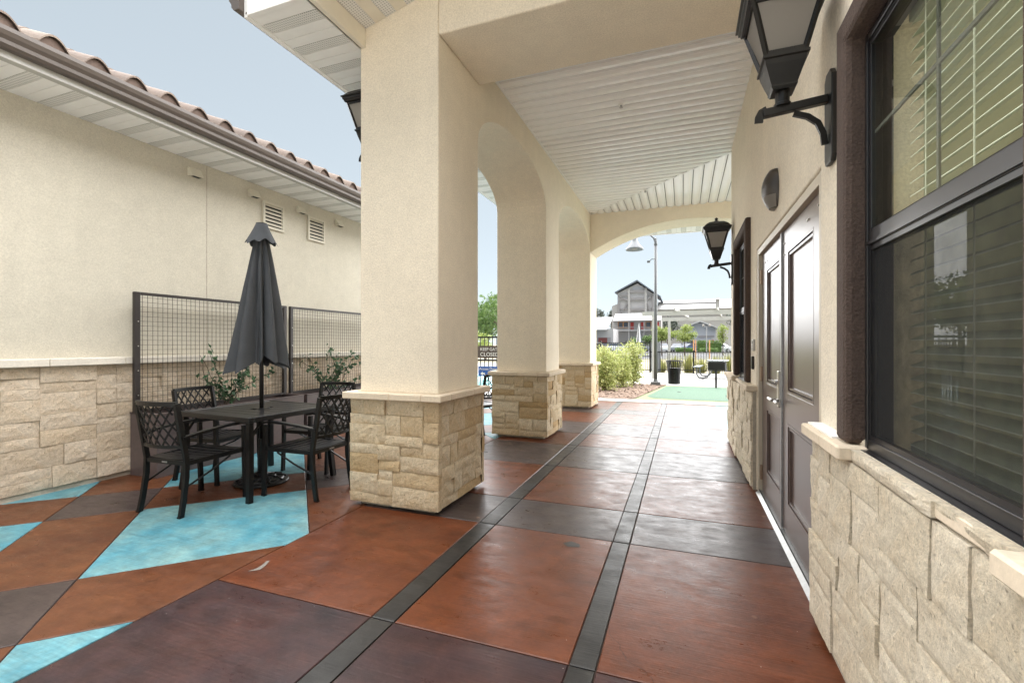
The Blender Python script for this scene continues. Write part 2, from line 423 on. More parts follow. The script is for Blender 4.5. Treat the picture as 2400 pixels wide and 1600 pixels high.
# ------------------------------------------------------------------ stonework
def ashlar(W, H, us, ut, rg, ws=(2, 6), hs_=(2, 4)):
    nS, nT = max(1, round(W / us)), max(1, round(H / ut)); us, ut = W / nS, H / nT
    occ = [[False] * nS for _ in range(nT)]; out = []
    for t in range(nT):
        for s in range(nS):
            if occ[t][s]: continue
            run = 0
            while s + run < nS and not occ[t][s + run]: run += 1
            h = rg.randint(*hs_); h = min(h, nT - t)
            if nT - t - h == 1: h += 1
            if h >= 4: w = rg.randint(max(2, ws[0]), max(3, ws[1] - 1))
            elif h <= 2: w = rg.randint(ws[0] + 1, ws[1] + 1)
            else: w = rg.randint(*ws)
            if run - w < ws[0]: w = run if run <= ws[1] + 2 else run // 2
            w = max(1, min(w, run))
            for i in range(h):
                for j in range(w): occ[t + i][s + j] = True
            out.append((s * us, (s + w) * us, t * ut, (t + h) * ut))
    return out
def stone_wall(parent, o, sdir, ndir, W, H, mat, seed, gx=.0016, tilt=.005, us=.07, ut=.042, depth=.05, amp=.008, res=.028, proud=.010, ws=(2, 6), hs_=(2, 4), name='stone'):
    """a face of split-faced stones: o lower corner, sdir along, ndir outward; every stone its own object"""
    rg = random.Random(seed); o, sd_, nd = Vector(o), Vector(sdir), Vector(ndir); up = Vector((0, 0, 1))
    for s0, s1, t0, t1 in ashlar(W, H, us, ut, rg, ws, hs_):
        g = .0016; a0, a1, b0, b1 = s0 + gx, s1 - gx, t0 + g, t1 - g
        nx = max(3, min(12, round((a1 - a0) / res))); ny = max(3, min(8, round((b1 - b0) / res)))
        pd = rg.uniform(-.4, 1) * proud; tx = rg.uniform(-1, 1) * tilt; ty = rg.uniform(-1, 1) * tilt; ph = rg.uniform(0, 99)
        V = []; F = []
        for j in range(ny + 1):
            for i in range(nx + 1):
                u, w = i / nx, j / ny
                q = o + sd_ * (a0 + (a1 - a0) * u) + up * (b0 + (b1 - b0) * w)
                e = min(u * (a1 - a0), (1 - u) * (a1 - a0), w * (b1 - b0), (1 - w) * (b1 - b0))
                d = pd + tx * (u - .5) * 2 + ty * (w - .5) * 2 + amp * fbm(q.x * 9 + ph, q.y * 9, q.z * 9) + amp * .5 * fbm(q.x * 26, q.y * 26 + ph, q.z * 26, 2)
                d -= .0035 * max(0, 1 - e / .009)
                V.append(q + nd * d)
        n0 = len(V); W1 = nx + 1
        for j in range(ny):
            for i in range(nx): F.append((j*W1+i, j*W1+i+1, (j+1)*W1+i+1, (j+1)*W1+i))
        rim = [i for i in range(nx)] + [j*W1+nx for j in range(ny)] + [ny*W1+i for i in range(nx, 0, -1)] + [j*W1 for j in range(ny, 0, -1)]
        for k in rim:
            v = V[k]; V.append(v - nd * ((v - o).dot(nd) + depth))
        m = len(rim)
        for k in range(m): F.append((rim[k], n0 + k, n0 + (k+1) % m, rim[(k+1) % m]))
        cen = sum(V[:n0], Vector()) / n0
        me = bpy.data.meshes.new(name); me.from_pydata([tuple(v - cen) for v in V], [], F); me.update()
        if (F and me.polygons[0].normal.dot(nd) < 0): me.flip_normals()
        me.materials.append(MATS[mat]); ob = bpy.data.objects.new(name, me); col.objects.link(ob); ob.location = cen
        ob.parent = parent
def wall_grid(x0, x1, ys, zs, holes):
    """wall in the YZ plane between x0 and x1, cut at ys and zs, cells listed in holes left open"""
    m = MB(); ny, nz = len(ys) - 1, len(zs) - 1; n2 = (ny + 1) * (nz + 1)
    for x in (x0, x1):
        for z in zs:
            for y in ys: m.v.append((x, y, z))
    id_ = lambda s, i, j: s * n2 + j * (ny + 1) + i
    sol = lambda i, j: 0 <= i < ny and 0 <= j < nz and (i, j) not in holes
    for i in range(ny):
        for j in range(nz):
            if not sol(i, j): continue
            m.f.append((id_(0,i,j), id_(0,i,j+1), id_(0,i+1,j+1), id_(0,i+1,j)))
            m.f.append((id_(1,i,j), id_(1,i+1,j), id_(1,i+1,j+1), id_(1,i,j+1)))
            if not sol(i-1, j): m.f.append((id_(0,i,j), id_(1,i,j), id_(1,i,j+1), id_(0,i,j+1)))
            if not sol(i+1, j): m.f.append((id_(0,i+1,j), id_(0,i+1,j+1), id_(1,i+1,j+1), id_(1,i+1,j)))
            if not sol(i, j-1): m.f.append((id_(0,i,j), id_(0,i+1,j), id_(1,i+1,j), id_(1,i,j)))
            if not sol(i, j+1): m.f.append((id_(0,i,j+1), id_(1,i,j+1), id_(1,i+1,j+1), id_(0,i+1,j+1)))
    return m

# ================================================================== THE SETTING: ground and paving
def clip(poly, a, b, c):                                   # keep a*x + b*y <= c
    out = []
    for i in range(len(poly)):
        p, q = poly[i], poly[(i + 1) % len(poly)]; dp = a*p[0] + b*p[1] - c; dq = a*q[0] + b*q[1] - c
        if dp <= 0: out.append(p)
        if dp * dq < 0:
            t = dp / (dp - dq); out.append((p[0] + (q[0]-p[0])*t, p[1] + (q[1]-p[1])*t))
    return out
terrain = struct(raw('terrain', [(-400,-120,-.05),(400,-120,-.05),(400,900,-.05),(-400,900,-.05)], [(0,1,2,3)], 'terrain'))
pave = struct(MB().box(-9.2, 6.0, .617, 10.92, -.2, -.008).build('pavement', 'joint'))
def slab(poly, mat, top=0.0):
    if len(poly) < 3: return
    cx = sum(p[0] for p in poly) / len(poly); cy = sum(p[1] for p in poly) / len(poly)
    pin = []
    for x, y in poly:
        l = math.hypot(x - cx, y - cy); k = max(0, 1 - .006 / l); pin.append((cx + (x-cx)*k, cy + (y-cy)*k))
    n = len(poly); V = [(x, y, -.007) for x, y in poly] + [(x, y, top - .003) for x, y in poly] + [(x, y, top) for x, y in pin]
    F = [tuple(range(2*n, 3*n))] + [(i+o, (i+1)%n+o, (i+1)%n+n+o, i+n+o) for o in (0, n) for i in range(n)]
    ar = sum(poly[i][0]*poly[(i+1)%n][1] - poly[(i+1)%n][0]*poly[i][1] for i in range(n))
    if ar < 0: F = [tuple(reversed(f)) for f in F]
    raw('slab', V, F, mat, pave)
g = .0035
struct(MB().box(-30, .62, -30, .615, -.2, -.001).build('bounce_plaza', 'concrete'))  # unseen ground behind the camera, made pale to bounce light into the arcade
struct(MB().box(.62, 30, -30, -3.01, -.2, -.001).build('bounce_plaza', 'concrete'))  # more of the unseen pale ground added for bounce light
bandsY = [(.62, 1.895, 'purple'), (1.895, 3.18, 'red'), (3.18, 3.786, 'dark'), (3.786, 4.94, 'red'), (4.94, 6.02, 'dark'),
          (6.02, 6.87, 'red'), (6.87, 7.88, 'dark'), (7.88, 9.01, 'red'), (9.01, 9.59, 'dark'), (9.59, 10.92, 'red')]
colsX = [(-2.475, -1.43, 0), (-1.43, -1.30, 1), (-1.30, -.445, 0), (-.445, -.335, 1), (-.335, .66, 0)]
for y0, y1, c in bandsY:
    for x0, x1, st in colsX:
        slab([(x0+g, y0+g), (x1-g, y0+g), (x1-g, y1-g), (x0+g, y1-g)], 'floor_strip' if st else 'floor_' + c)
slab([(.575, 7.2), (3.4, 7.2), (3.4, 10.91), (.575, 10.91)], 'floor_turquoise', -.001)
SA = [-7.6, -6.75, -5.03, -4.17, -2.45, -1.6, .11, .97, 2.69, 3.55, 5.27, 6.13, 7.85, 8.7]
SB = [2.2, 3.95, 4.85, 6.58, 7.47, 9.2, 10.06, 11.78, 12.64, 14.36, 15.2, 16.9]
for i in range(len(SA) - 1):
    for j in range(len(SB) - 1):
        wa, wb = SA[i+1] - SA[i] > 1.2, SB[j+1] - SB[j] > 1.2
        P = [(-20, -20), (20, -20), (20, 40), (-20, 40)]
        for a, b, c in ((1, 1, SA[i+1] - g*1.4), (-1, -1, -SA[i] - g*1.4), (-1, 1, SB[j+1] - g*1.4), (1, -1, -SB[j] - g*1.4),
                        (1, 0, -2.475 - g), (-1, 0, 5.42), (0, 1, 10.05), (0, -1, -.62 - g)): P = clip(P, a, b, c)
        if len(P) < 3: continue
        ar = abs(sum(P[k][0]*P[(k+1)%len(P)][1] - P[(k+1)%len(P)][0]*P[k][1] for k in range(len(P)))) / 2
        if ar < .004: continue
        slab(P, 'floor_turquoise' if wa and wb else ('floor_dark' if not wa and not wb else 'floor_brown'))
raw('paint_smear', [(x, y, .0015) for x, y in ((-2.393,2.02),(-2.361,2.042),(-2.342,2.06),(-2.352,2.11),(-2.382,2.165),(-2.398,2.16),(-2.38,2.108),(-2.374,2.065))], [(0,1,7),(1,2,3,6,7),(3,4,5,6)], 'smear', pave)
for cx_, cy_, r_ in ((-.693, 3.035, .055),):
    raw('stain', [(cx_ + r_*(1 + .25*math.sin(3*k))*math.cos(k*.6283), cy_ + .8*r_*(1 + .2*math.cos(2*k))*math.sin(k*.6283), .0014) for k in range(10)], [tuple(range(10))], 'mortar' if r_ < .05 else 'floor_strip', pave)
struct(MB().box(-2.3, 6.0, 10.925, 11.42, -.2, .012).build('kerb', 'kerb_concrete'))
struct(raw('patio', [(-4.4,15.95,0),(9,15.4,0),(9,22.75,0),(-4.4,22.75,0)], [(0,1,2,3)], 'concrete'))
for k, (x0, y0, x1, y1) in enumerate([(-1.55, 16.0, -.75, 22.7), (.35, 15.8, 1.1, 22.7), (-4.4, 19.2, 9, 18.8)]):
    d = Vector((x1-x0, y1-y0, 0)).normalized(); q = Vector((-d.y, d.x, 0)) * .012
    struct(raw('patio_joint', [(x0-q.x,y0-q.y,.004),(x1-q.x,y1-q.y,.004),(x1+q.x,y1+q.y,.004),(x0+q.x,y0+q.y,.004)], [(0,1,2,3)], 'joint'))
struct(raw('pool_deck', [(-30,10.06,-.01),(-3.3,10.06,-.01),(-3.6,30,-.01),(-30,30,-.01)], [(0,1,2,3)], 'concrete'))
struct(raw('pool_water', [(-12,12.6,.0),(-4.9,12.6,.0),(-4.9,19,.0),(-12,19,.0)], [(0,1,2,3)], 'water'))
struct(raw('mulch_bed', [(-3.3,11.43,.02),(-1.13,11.43,.02),(-.49,15.9,.02),(-3.55,16.0,.02)], [(0,1,2,3)], 'mulch'))
V, F = [], []
for k in range(1500):                                      # loose bark chips
    t = rng.random(); y = 11.45 + 4.4 * t; x1 = -1.13 + .64 * t; x = rng.uniform(-3.3, x1); a = rng.uniform(0, 6.28); l = rng.uniform(.02, .05); w = l * .4
    c = Vector((x, y, .03)); u = Vector((math.cos(a), math.sin(a), rng.uniform(-.3, .5))) * l; q = Vector((-math.sin(a), math.cos(a), rng.uniform(-.3, .3))) * w
    o = len(V); V += [c-u-q, c+u-q, c+u+q, c-u+q]; F.append((o, o+1, o+2, o+3))
stuff(raw('bark_chips', [tuple(v) for v in V], F, 'mulch'))
struct(raw('putting_green_fringe', [(-1.12,11.43,.008),(7,11.43,.008),(7,15.2,.008),(-.49,15.8,.008)], [(0,1,2,3)], 'turf_light'))
gp = [(-.86,12.2),(-.7,11.9),(-.2,11.78),(7,11.55),(7,15.2),(-.33,15.45),(-.5,15.2)]
struct(raw('putting_green', [(x,y,.013) for x, y in gp], [tuple(range(len(gp)))], 'turf_dark'))
for x, y in ((-.1, 13.6), (1.05, 12.9)):
    c = MB().lathe([(.055, .0135), (.055, .018), (.045, .018), (.045, .0145)], (x, y, 0), 14).build('golf_cup', 'black_metal')
    tag(c, 'golf cup in the green near the ' + ('rubbish bin side' if x < 0 else 'grill side'), 'golf cup', 'cups in the putting green')
struct(raw('road', [(-200,44,-.03),(200,44,-.03),(200,70,-.03),(-200,70,-.03)], [(0,1,2,3)], 'asphalt'))
struct(raw('car_park', [(-200,78,-.03),(200,78,-.03),(200,104,-.03),(-200,104,-.03)], [(0,1,2,3)], 'asphalt'))
struct(MB().box(-200, 200, 70, 70.3, -.04, .12).build('road_kerb', 'kerb_concrete'))
struct(raw('verge', [(-200,70.3,-.02),(200,70.3,-.02),(200,78,-.02),(-200,78,-.02)], [(0,1,2,3)], 'turf_light'))

# ================================================================== CLUBHOUSE on the right
WX = .627
club = thing('clubhouse', 'cream stucco building with brown double doors on the right', 'building', (WX, 3.7, 0))
def P(o):                                                  # keep world coordinates under a moved parent
    return o
club.location = (0, 0, 0)
ys = [-3.0, 1.124, 2.09, 2.64, 4.74, 5.24, 6.2, 7.11]; zs = [0, .93, 2.185, 2.476, 4.62]
wall_grid(WX, .82, ys, zs, {(1,1),(1,2),(3,0),(3,1),(5,1),(5,2)}).build('wall', 'stucco', club, bevel=.012)
MB().box(.82, 6.0, 6.92, 7.11, 0, 4.0).build('end_wall', 'stucco', club)
MB().box(.82, 6.0, -3.0, -2.85, 0, 4.6).build('end_wall', 'stucco', club)
MB().box(.52, 6.4, -3.4, 2.58, 4.63, 4.85).build('roof', 'roof_under', club)
# stone plinth with caps
MB().box(.60, WX, -3.0, 2.63, .0, .893).build('plinth_core', 'mortar', club)
MB().box(.60, WX, 4.75, 7.11, .0, .893).build('plinth_core', 'mortar', club)
stone_wall(club, (.582, 2.635, .03), (0,-1,0), (-1,0,0), 3.2, .862, 'stone_right', 5, gx=.003, tilt=.0025, us=.085, ut=.05, amp=.0036, res=.022, proud=.009, ws=(2, 6), hs_=(2, 4))
stone_wall(club, (.582, 7.11, .03), (0,-1,0), (-1,0,0), 2.36, .862, 'stone_right', 9, us=.08, ut=.045, amp=.008, res=.04, proud=.014)
stone_wall(club, (.582, 2.05, .897), (0,-1,0), (-1,0,0), .91, .045, 'stone_right', 13, us=.3, ut=.045, amp=.008, res=.03, ws=(1, 1), hs_=(1, 1))
MB().cbox(.586, .665, 1.14, 2.05, .90, .938, .003).build('sill_mortar', 'cap', club)
def caps(parent, x0, x1, cuts, z0, z1, mat):
    for a, b in zip(cuts[:-1], cuts[1:]): MB().cbox(x0, x1, a + .0015, b - .0015, z0, z1 + rng.uniform(-.001, .002), .007).build('cap_stone', mat, parent)
caps(club, .54, .64, [2.05, 2.30, 2.62], .895, .947, 'cap')
caps(club, .54, .64, [-1.6, -.75, .12, .70, 1.138], .895, .947, 'cap')
caps(club, .54, .64, [4.74, 5.0, 5.29], .895, .947, 'cap')
caps(club, .54, .64, [6.12, 6.6, 7.12], .895, .947, 'cap')
MB().cbox(.585, .64, 5.3, 6.11, .895, .93, .004).build('sill_mortar', 'cap', club)
MB().box(.565, .626, 2.215, 2.60, .948, .956).build('flashing', 'white_metal', club)
# windows
def window(y0, y1, z0, z1, near):
    w = part('window', club)
    m = wall_grid(.575, .665, [y0 - .118, y0, y1, y1 + .12], [.952, z1, z1 + .112], {(1, 0)})
    m.build('trim', 'brown_stucco', w, bevel=.022)
    f = MB(); zb = z0 + .012
    f.box(.638, .72, y0, y0 + .022, zb, z1).box(.638, .72, y1 - .022, y1, zb, z1).box(.639, .719, y0 + .022, y1 - .022, z1 - .03, z1)
    f.build('frame', 'window_frame', w, bevel=.003)
    MB().box(.612, .72, y0 + .001, y1 - .001, z0 - .012, z0 + .012).box(.64, .70, y0 + .028, y1 - .028, z0 + .012, z0 + .05).build('window_sill', 'window_frame', w, bevel=.003)
    zm = 1.69
    MB().box(.643, .715, y0 + .022, y1 - .022, zm, zm + .062).build('meeting_rail', 'window_frame', w, bevel=.006)
    MB().box(.637, .643, y0 + .022, y1 - .022, zm + .004, zm + .016).build('meeting_rail_lip', 'window_frame', w)
    s = MB()
    for a, b in ((y0 + .022, y0 + .040), (y1 - .040, y1 - .022)): s.box(.645, .68, a, b, zm + .062, z1 - .03)
    s.box(.645, .68, y0 + .040, y1 - .040, z1 - .052, z1 - .03); s.build('upper_sash', 'window_frame', w, bevel=.002)
    s = MB()
    for a, b in ((y0 + .022, y0 + .036), (y1 - .036, y1 - .022)): s.box(.646, .664, a, b, z0 + .05, zm)
    s.box(.646, .664, y0 + .036, y1 - .036, z0 + .05, z0 + .066).box(.646, .664, y0 + .036, y1 - .036, zm - .016, zm); s.build('screen_frame', 'window_frame', w)
    raw('pane', [(.652,y0+.04,zm+.062),(.652,y1-.04,zm+.062),(.652,y1-.04,z1-.052),(.652,y0+.04,z1-.052)], [(0,1,2,3)], 'glass_upper', w)
    raw('pane', [(.667,y0+.022,z0+.05),(.667,y1-.022,z0+.05),(.667,y1-.022,zm),(.667,y0+.022,zm)], [(0,1,2,3)], 'glass_lower', w)
    raw('insect_screen', [(.654,y0+.036,z0+.066),(.654,y1-.036,z0+.066),(.654,y1-.036,zm-.016),(.654,y0+.036,zm-.016)], [(0,1,2,3)], 'screen', w)
    ym = (y0 + y1) / 2
    MB().box(.657, .664, y0 + .04, y1 - .04, 2.098, 2.110).build('glazing_bar', 'bar_grey', w)
    MB().box(.6575, .6635, ym - .006, ym + .006, zm + .062, z1 - .052).build('glazing_bar', 'bar_grey', w)
    b0, b1 = (y0 + .03, y1 - .13) if near else (y0 + .04, y1 - .04)
    n = 0; z = z0 + .07
    sl = None
    while z < z1 - .05:
        if sl is None:
            sl = MB(); sl.add([(-.022,b0,-.011),(-.008,b0,-.002),(.008,b0,.004),(.022,b0,.010),(-.022,b1,-.011),(-.008,b1,-.002),(.008,b1,.004),(.022,b1,.010),(-.0225,b0,-.0145),(-.0225,b1,-.0145)],
                              [(0,1,5,4),(1,2,6,5),(2,3,7,6),(0,4,9,8)]); sl = sl.build('blind_slat', 'blind', w); sl.data.materials.append(MATS['cord_lit_edge']); sl.data.polygons[3].material_index = 1; sl.location = (.75, 0, z)  # pale lip puts the bright lit edge into the slat colour
        else: copy_piece(sl, w, (.75, 0, z))
        z += .0445
    for y in (b0 + .12, (b0 + b1) / 2 + .02, b1 - .12): MB().box(.722, .7245, y - .002, y + .002, z0 + .05, z1).build('ladder_cord', 'cord_lit_edge', w)
    MB().box(.725, .775, b0, b1, z1 - .05, z1 - .005).build('headrail', 'blind', w)
    MB().box(.73, .77, b0, b1, z0 + .035, z0 + .055).build('bottom_rail', 'blind', w)
    return w
window(1.124, 2.09, .93, 2.476, True); window(5.24, 6.2, .93, 2.476, False)
# rooms behind the glass
rm = part('interior', club)
MB().box(.83, 5.8, 2.40, 2.50, 0, 2.85).build('partition', 'room_wall', rm)
MB().box(.83, 5.8, -2.84, 6.9, 2.86, 2.95).build('room_ceiling', 'ceiling_white', rm)
MB().box(.83, 5.8, -2.84, 6.9, .004, .012).build('room_floor', 'room_floor', rm)
wall_grid(2.6, 2.75, [-2.84, -2.6, 2.2, 3.2, 6.2, 6.91], [0, .3, 2.6, 2.86], {(1,1),(3,1)}).build('daylight_wall', 'room_wall', rm)  # unseen wall, its place and openings added to let light into the room
MB().box(1.3, 2.2, 2.33, 2.395, 0, 2.1).build('inner_door', 'ceiling_white', rm)
MB().box(.83, 5.8, 4.72, 4.8, 0, 2.85).build('partition', 'room_wall', rm)
# the double door
d = part('door_frame', club)
MB().box(.634, .70, 2.645, 2.70, .0, 2.18).build('jamb', 'frame_paint', d, bevel=.003)
MB().box(.634, .70, 4.68, 4.735, .0, 2.18).build('jamb', 'frame_paint', d, bevel=.003)
MB().box(.635, .70, 2.70, 4.68, 2.125, 2.18).build('head', 'frame_paint', d, bevel=.003)
MB().prism([(.612,.001),(.64,.022),(.70,.026),(.74,.026),(.74,.001)], 1, 2.70, 4.68).build('threshold', 'aluminium', d)
MB().box(.636, .642, 2.70, 4.68, .027, .032).build('threshold_groove', 'vent_dark', d)
def leaf(y0, y1, py0, py1, label):
    L = part('door', club); L['label'] = label
    za = [.03, .235, .79, 1.0, 1.965, 2.12]
    wall_grid(.665, .71, [y0, py0, py1, y1], za, {(1,1),(1,3)}).build('leaf', 'door_paint', L, bevel=.003)
    for z0, z1 in ((.235, .79), (1.0, 1.965)):
        MB().box(.684, .70, py0, py1, z0, z1).build('panel', 'door_paint', L)
        mo = MB()
        for k, (i, wd) in enumerate(((0, .016), (.024, .014))):
            x = .671 if k == 0 else .677
            mo.bar((x, py0+i, z0+i+wd), (x, py0+i, z1-i-wd), .014, wd, (0,1,0)).bar((x, py1-i, z0+i+wd), (x, py1-i, z1-i-wd), .014, wd, (0,1,0))
            mo.bar((x, py0+i-wd/2, z0+i+wd/2), (x, py1-i+wd/2, z0+i+wd/2), .014, wd).bar((x, py0+i-wd/2, z1-i-wd/2), (x, py1-i+wd/2, z1-i-wd/2), .014, wd)
        mo.build('moulding', 'door_paint', L)
    return L
L1 = leaf(2.705, 3.755, 2.94, 3.60, 'near leaf of the brown double door'); L2 = leaf(3.78, 4.675, 3.88, 4.44, 'far leaf of the brown double door, with lever handle')
MB().box(.652, .700, 3.757, 3.779, .03, 2.12).build('astragal', 'aluminium', L1, bevel=.003)
for L, y in ((L1, 2.715), (L2, 4.665)):
    for z in (1.925, 1.065, .19):
        MB().tube([(.655, y, z-.065), (.655, y, z+.065)], .009, 8).box(.656, .6645, y-.014, y+.014, z-.062, z+.062).build('hinge', 'brass', L)
for L, pts in ((L1, [(2.83, 2.055), (2.80, 2.055), (3.03, 2.03), (3.06, 2.03), (3.70, 2.03), (3.70, 1.95)]), (L2, [(4.50, 2.03), (4.40, 2.03)])):
    for y, z in pts: MB().tube([(.665, y, z), (.659, y, z)], .006, 8).build('bolt', 'steel', L)
h = MB().cbox(.640, .664, 3.785, 3.845, .875, 1.135, .004).build('lock_plate', 'steel', L2)
MB().tube([(.64, 3.815, .925), (.60, 3.815, .925)], .013, 12).build('spindle', 'steel', L2)
MB().tube([(.602, 3.80, .925), (.598, 3.83, .925), (.598, 3.93, .925)], [.011, .012, .010], 10).build('lever', 'steel', L2)
MB().tube([(.64, 3.80, .925), (.61, 3.745, .92), (.608, 3.65, .92)], [.012, .011, .010], 10).build('lever', 'steel', L1)
MB().tube([(.64, 3.815, 1.06), (.622, 3.815, 1.06)], [.020, .017], 14).build('lock_cylinder', 'steel', L2)

# ================================================================== ARCADE
AX, AO, CZ = -1.80, -2.54, 4.01
arc = thing('arcade', 'cream stucco arcade with three stone-footed pillars and white boarded ceiling', 'arcade')
def ell(y0, y1, z, r_, n=22):
    c, h_ = (y0+y1)/2, (y1-y0)/2
    return [(c - h_*math.cos(math.pi*k/n), z + r_*math.sin(math.pi*k/n)) for k in range(n+1)]
out = [(3.22,.93),(3.98,.93)] + ell(3.98, 6.27, 3.22, .47) + [(6.27,.93),(7.0,.93)] + ell(7.0, 9.56, 3.22, .47) + [(9.56,.93),(10.3,.93),(10.3,4.09),(3.22,4.09)]
MB().prism(out, 0, AO, AX).build('arched_wall', 'stucco', arc, bevel=.014)
rk = lambda x: 3.955 + .247 * (x + 2.48)                   # underside of the raking roof edge
MB().prism([(AX+.001,3.755),(WX-.001,3.755),(WX-.001,rk(WX)+.05),(AX+.001,rk(AX)+.05)], 1, 3.2195, 4.0).build('front_beam', 'stucco', arc, bevel=.014)
MB().prism([(AO+.001,4.09),(AX-.001,4.09),(AX-.001,rk(AX)+.05),(AO+.001,4.10)], 1, 3.2205, 3.4).build('gable_infill', 'stucco', arc)
n = 26; hw = 1.9; rise = .53; RR = (hw*hw + rise*rise) / (2*rise); cx = .1
seg = [(cx - hw + 2*hw*k/n, 3.75 - (RR - math.sqrt(RR*RR - (hw - 2*hw*k/n)**2))) for k in range(n+1)]
MB().prism([(AX+.001,seg[0][1])] + seg[1:-1] + [(cx+hw,seg[-1][1]),(cx+hw,.0),(2.8,.0),(2.8,4.05),(AX+.001,4.05)], 1, 9.60, 10.299).build('end_arch_wall', 'stucco', arc, bevel=.014)
def pillar(y0, y1, seed):
    p = part('pillar_base', arc); x0, x1 = -2.60, -1.765
    MB().box(x0+.07, x1-.07, y0+.07, y1-.07, -.002, .05).build('toe', 'mortar', p)
    MB().box(x0+.03, x1-.03, y0+.03, y1-.03, .05, .885).build('core', 'mortar', p)
    H = .845
    stone_wall(p, (x0, y0+.004, .035), (1,0,0), (0,-1,0), x1-x0, H, 'stone_pillar', seed, gx=.0022, us=.068, ut=.04, res=.026, amp=.0055)
    stone_wall(p, (x1-.004, y0+.055, .035), (0,1,0), (1,0,0), y1-y0-.11, H, 'stone_pillar', seed+1, us=.07, ut=.04, res=.03, amp=.0055)
    stone_wall(p, (x0+.004, y1-.055, .035), (0,-1,0), (-1,0,0), y1-y0-.11, H, 'stone_pillar', seed+2, us=.09, ut=.05, res=.06)
    stone_wall(p, (x1, y1-.004, .035), (-1,0,0), (0,1,0), x1-x0, H, 'stone_pillar', seed+3, us=.12, ut=.07, res=.08)
    e = .045; z0, z1 = .882, .937; i = .13
    for a, b, c, d_ in ((x0-e, -2.19, y0-e, y0+i), (-2.19, x1-i, y0-e, y0+i), (x1-i, x1+e, y0-e, y0+i), (x1-i, x1+e, y0+i, (y0+y1)/2+.12), (x1-i, x1+e, (y0+y1)/2+.12, y1+e),
                        (x0-e, x0+i, y0+i, y1+e), (x0+i, x1-i, y1-i, y1+e)):
        MB().cbox(a+.001, b-.001, c+.001, d_-.001, z0, z1+rng.uniform(-.001,.001), .007).build('cap_stone', 'cap', p)
    MB().box(AO-.012, AX+.012, y0+.048, y1-.036, .9375, .945).build('flashing', 'cap', p)
pillar(3.16, 4.04, 21); pillar(6.21, 7.06, 31); pillar(9.50, 10.36, 41)
# ceiling boards, mitred where the walk turns
cl = part('ceiling', arc)
MB().box(AX+.002, WX-.002, 4.002, 9.598, CZ+.016, CZ+.05).build('backing', 'dark_gap', cl)
MB().box(WX, 3.2, 7.115, 9.598, CZ+.016, CZ+.05).build('backing', 'dark_gap', cl)
sec = [(.003, .022), (.004, .007), (.011, .0), (.035, -.007), (.062, -.010), (.090, -.007), (.112, .0), (.117, .010), (.139, .010), (.143, .006), (.147, .022)]
def board(a, f0, f1, along):
    j = rng.uniform(-.001, .001); k = rng.uniform(-.004, .004); V = []
    for t, dz in sec:
        q = a + t; z = CZ + dz + j + k * (t/.075 - 1)
        for e in (f0(q), f1(q)): V.append((e, q, z) if along == 0 else (q, e, z))
    F = [(2*i, 2*i+1, 2*i+3, 2*i+2) for i in range(len(sec)-1)]
    if along == 0: F = [tuple(reversed(f)) for f in F]
    raw('board', V, F, 'ceiling_white', cl)
y = 4.002
while y < 9.5:
    board(y, lambda q: AX+.001, lambda q: min(WX-.001, max(7.79 - q, AX+.002)), 0); y += .15
x = AX + .002
while x < 3.05:
    board(x, lambda q: min(9.598, max(7.79 - q, 7.112)) if q < WX+.06 else 7.112, lambda q: 9.599, 1); x += .15
MB().path([(AX, 9.59, CZ-.004), (.68, 7.11, CZ-.004)], .022, .006).build('mitre_trim', 'ceiling_white', cl)
MB().box(AX, AX+.02, 4.0, 9.6, CZ-.012, CZ+.001).build('edge_trim', 'ceiling_white', cl)
# roof, eaves
rf = part('roof', arc)
MB().prism([(-3.16,3.99),(2.6,5.43),(6.6,4.43),(6.6,4.30),(2.6,5.30),(-3.16,3.975)], 1, 2.60, 11.0).build('roof_deck', 'roof_under', rf)
sf = part('soffit', arc)
def panels(parent, mk_panel, a0, a1, step=.1):
    k = 0; a = a0
    while a < a1 - .02:
        mk_panel(a + .0012, min(a + step, a1) - .0012, 'vent_metal' if k % 3 == 1 else 'white_metal', k); a += step; k += 1
def sp(a, b, mat, k): MB().prism([(a, 3.800), (b-.006, 3.800), (b, 3.804), (b, 3.812), (a, 3.812)], 0, -3.075, -2.545).build('soffit_panel', mat, sf)
panels(sf, sp, 2.625, 10.95)
MB().box(-3.10, -2.50, 2.60, 10.98, 3.8135, 3.83).build('soffit_backing', 'dark_gap', sf)
MB().box(-3.115, -3.072, 2.60, 10.99, 3.792, 3.985).build('fascia', 'white_metal', sf, bevel=.003)
MB().prism([(-3.07,3.792),(-2.525,3.792),(-2.525,4.13),(-3.07,4.0)], 1, 2.585, 2.622).build('end_fascia', 'white_metal', sf, bevel=.003)
MB().box(-2.525, -2.485, 2.585, 3.219, 3.797, 3.955).build('drop_board', 'cream_trim', sf, bevel=.003)
def sp2(a, b, mat, k): MB().add([(a,2.60,rk(a)),(b,2.60,rk(b)),(b,3.218,rk(b)),(a,3.218,rk(a)),(a,2.60,rk(a)+.008),(b,2.60,rk(b)+.008),(b,3.218,rk(b)+.008),(a,3.218,rk(a)+.008)],
        [(0,3,2,1),(4,5,6,7),(0,1,5,4),(1,2,6,5),(2,3,7,6),(3,0,4,7)]).build('soffit_panel', 'vent_metal' if k % 2 == 0 else 'cream_trim', sf)
panels(sf, sp2, -2.484, .62, .1)
MB().prism([(-2.484,rk(-2.484)-.01),(WX,rk(WX)-.01),(WX,rk(WX)+.25),(-2.484,rk(-2.484)+.12)], 1, 2.565, 2.597).build('rake_fascia', 'white_metal', sf)
def spf(a, b, mat, k): MB().box(a, b, 10.302, 10.97, 3.80, 3.81).build('soffit_panel', mat, sf)
panels(sf, spf, -2.54, 3.0)
MB().box(-3.07, 3.2, 10.972, 11.0, 3.79, 3.98).build('fascia', 'white_metal', sf)
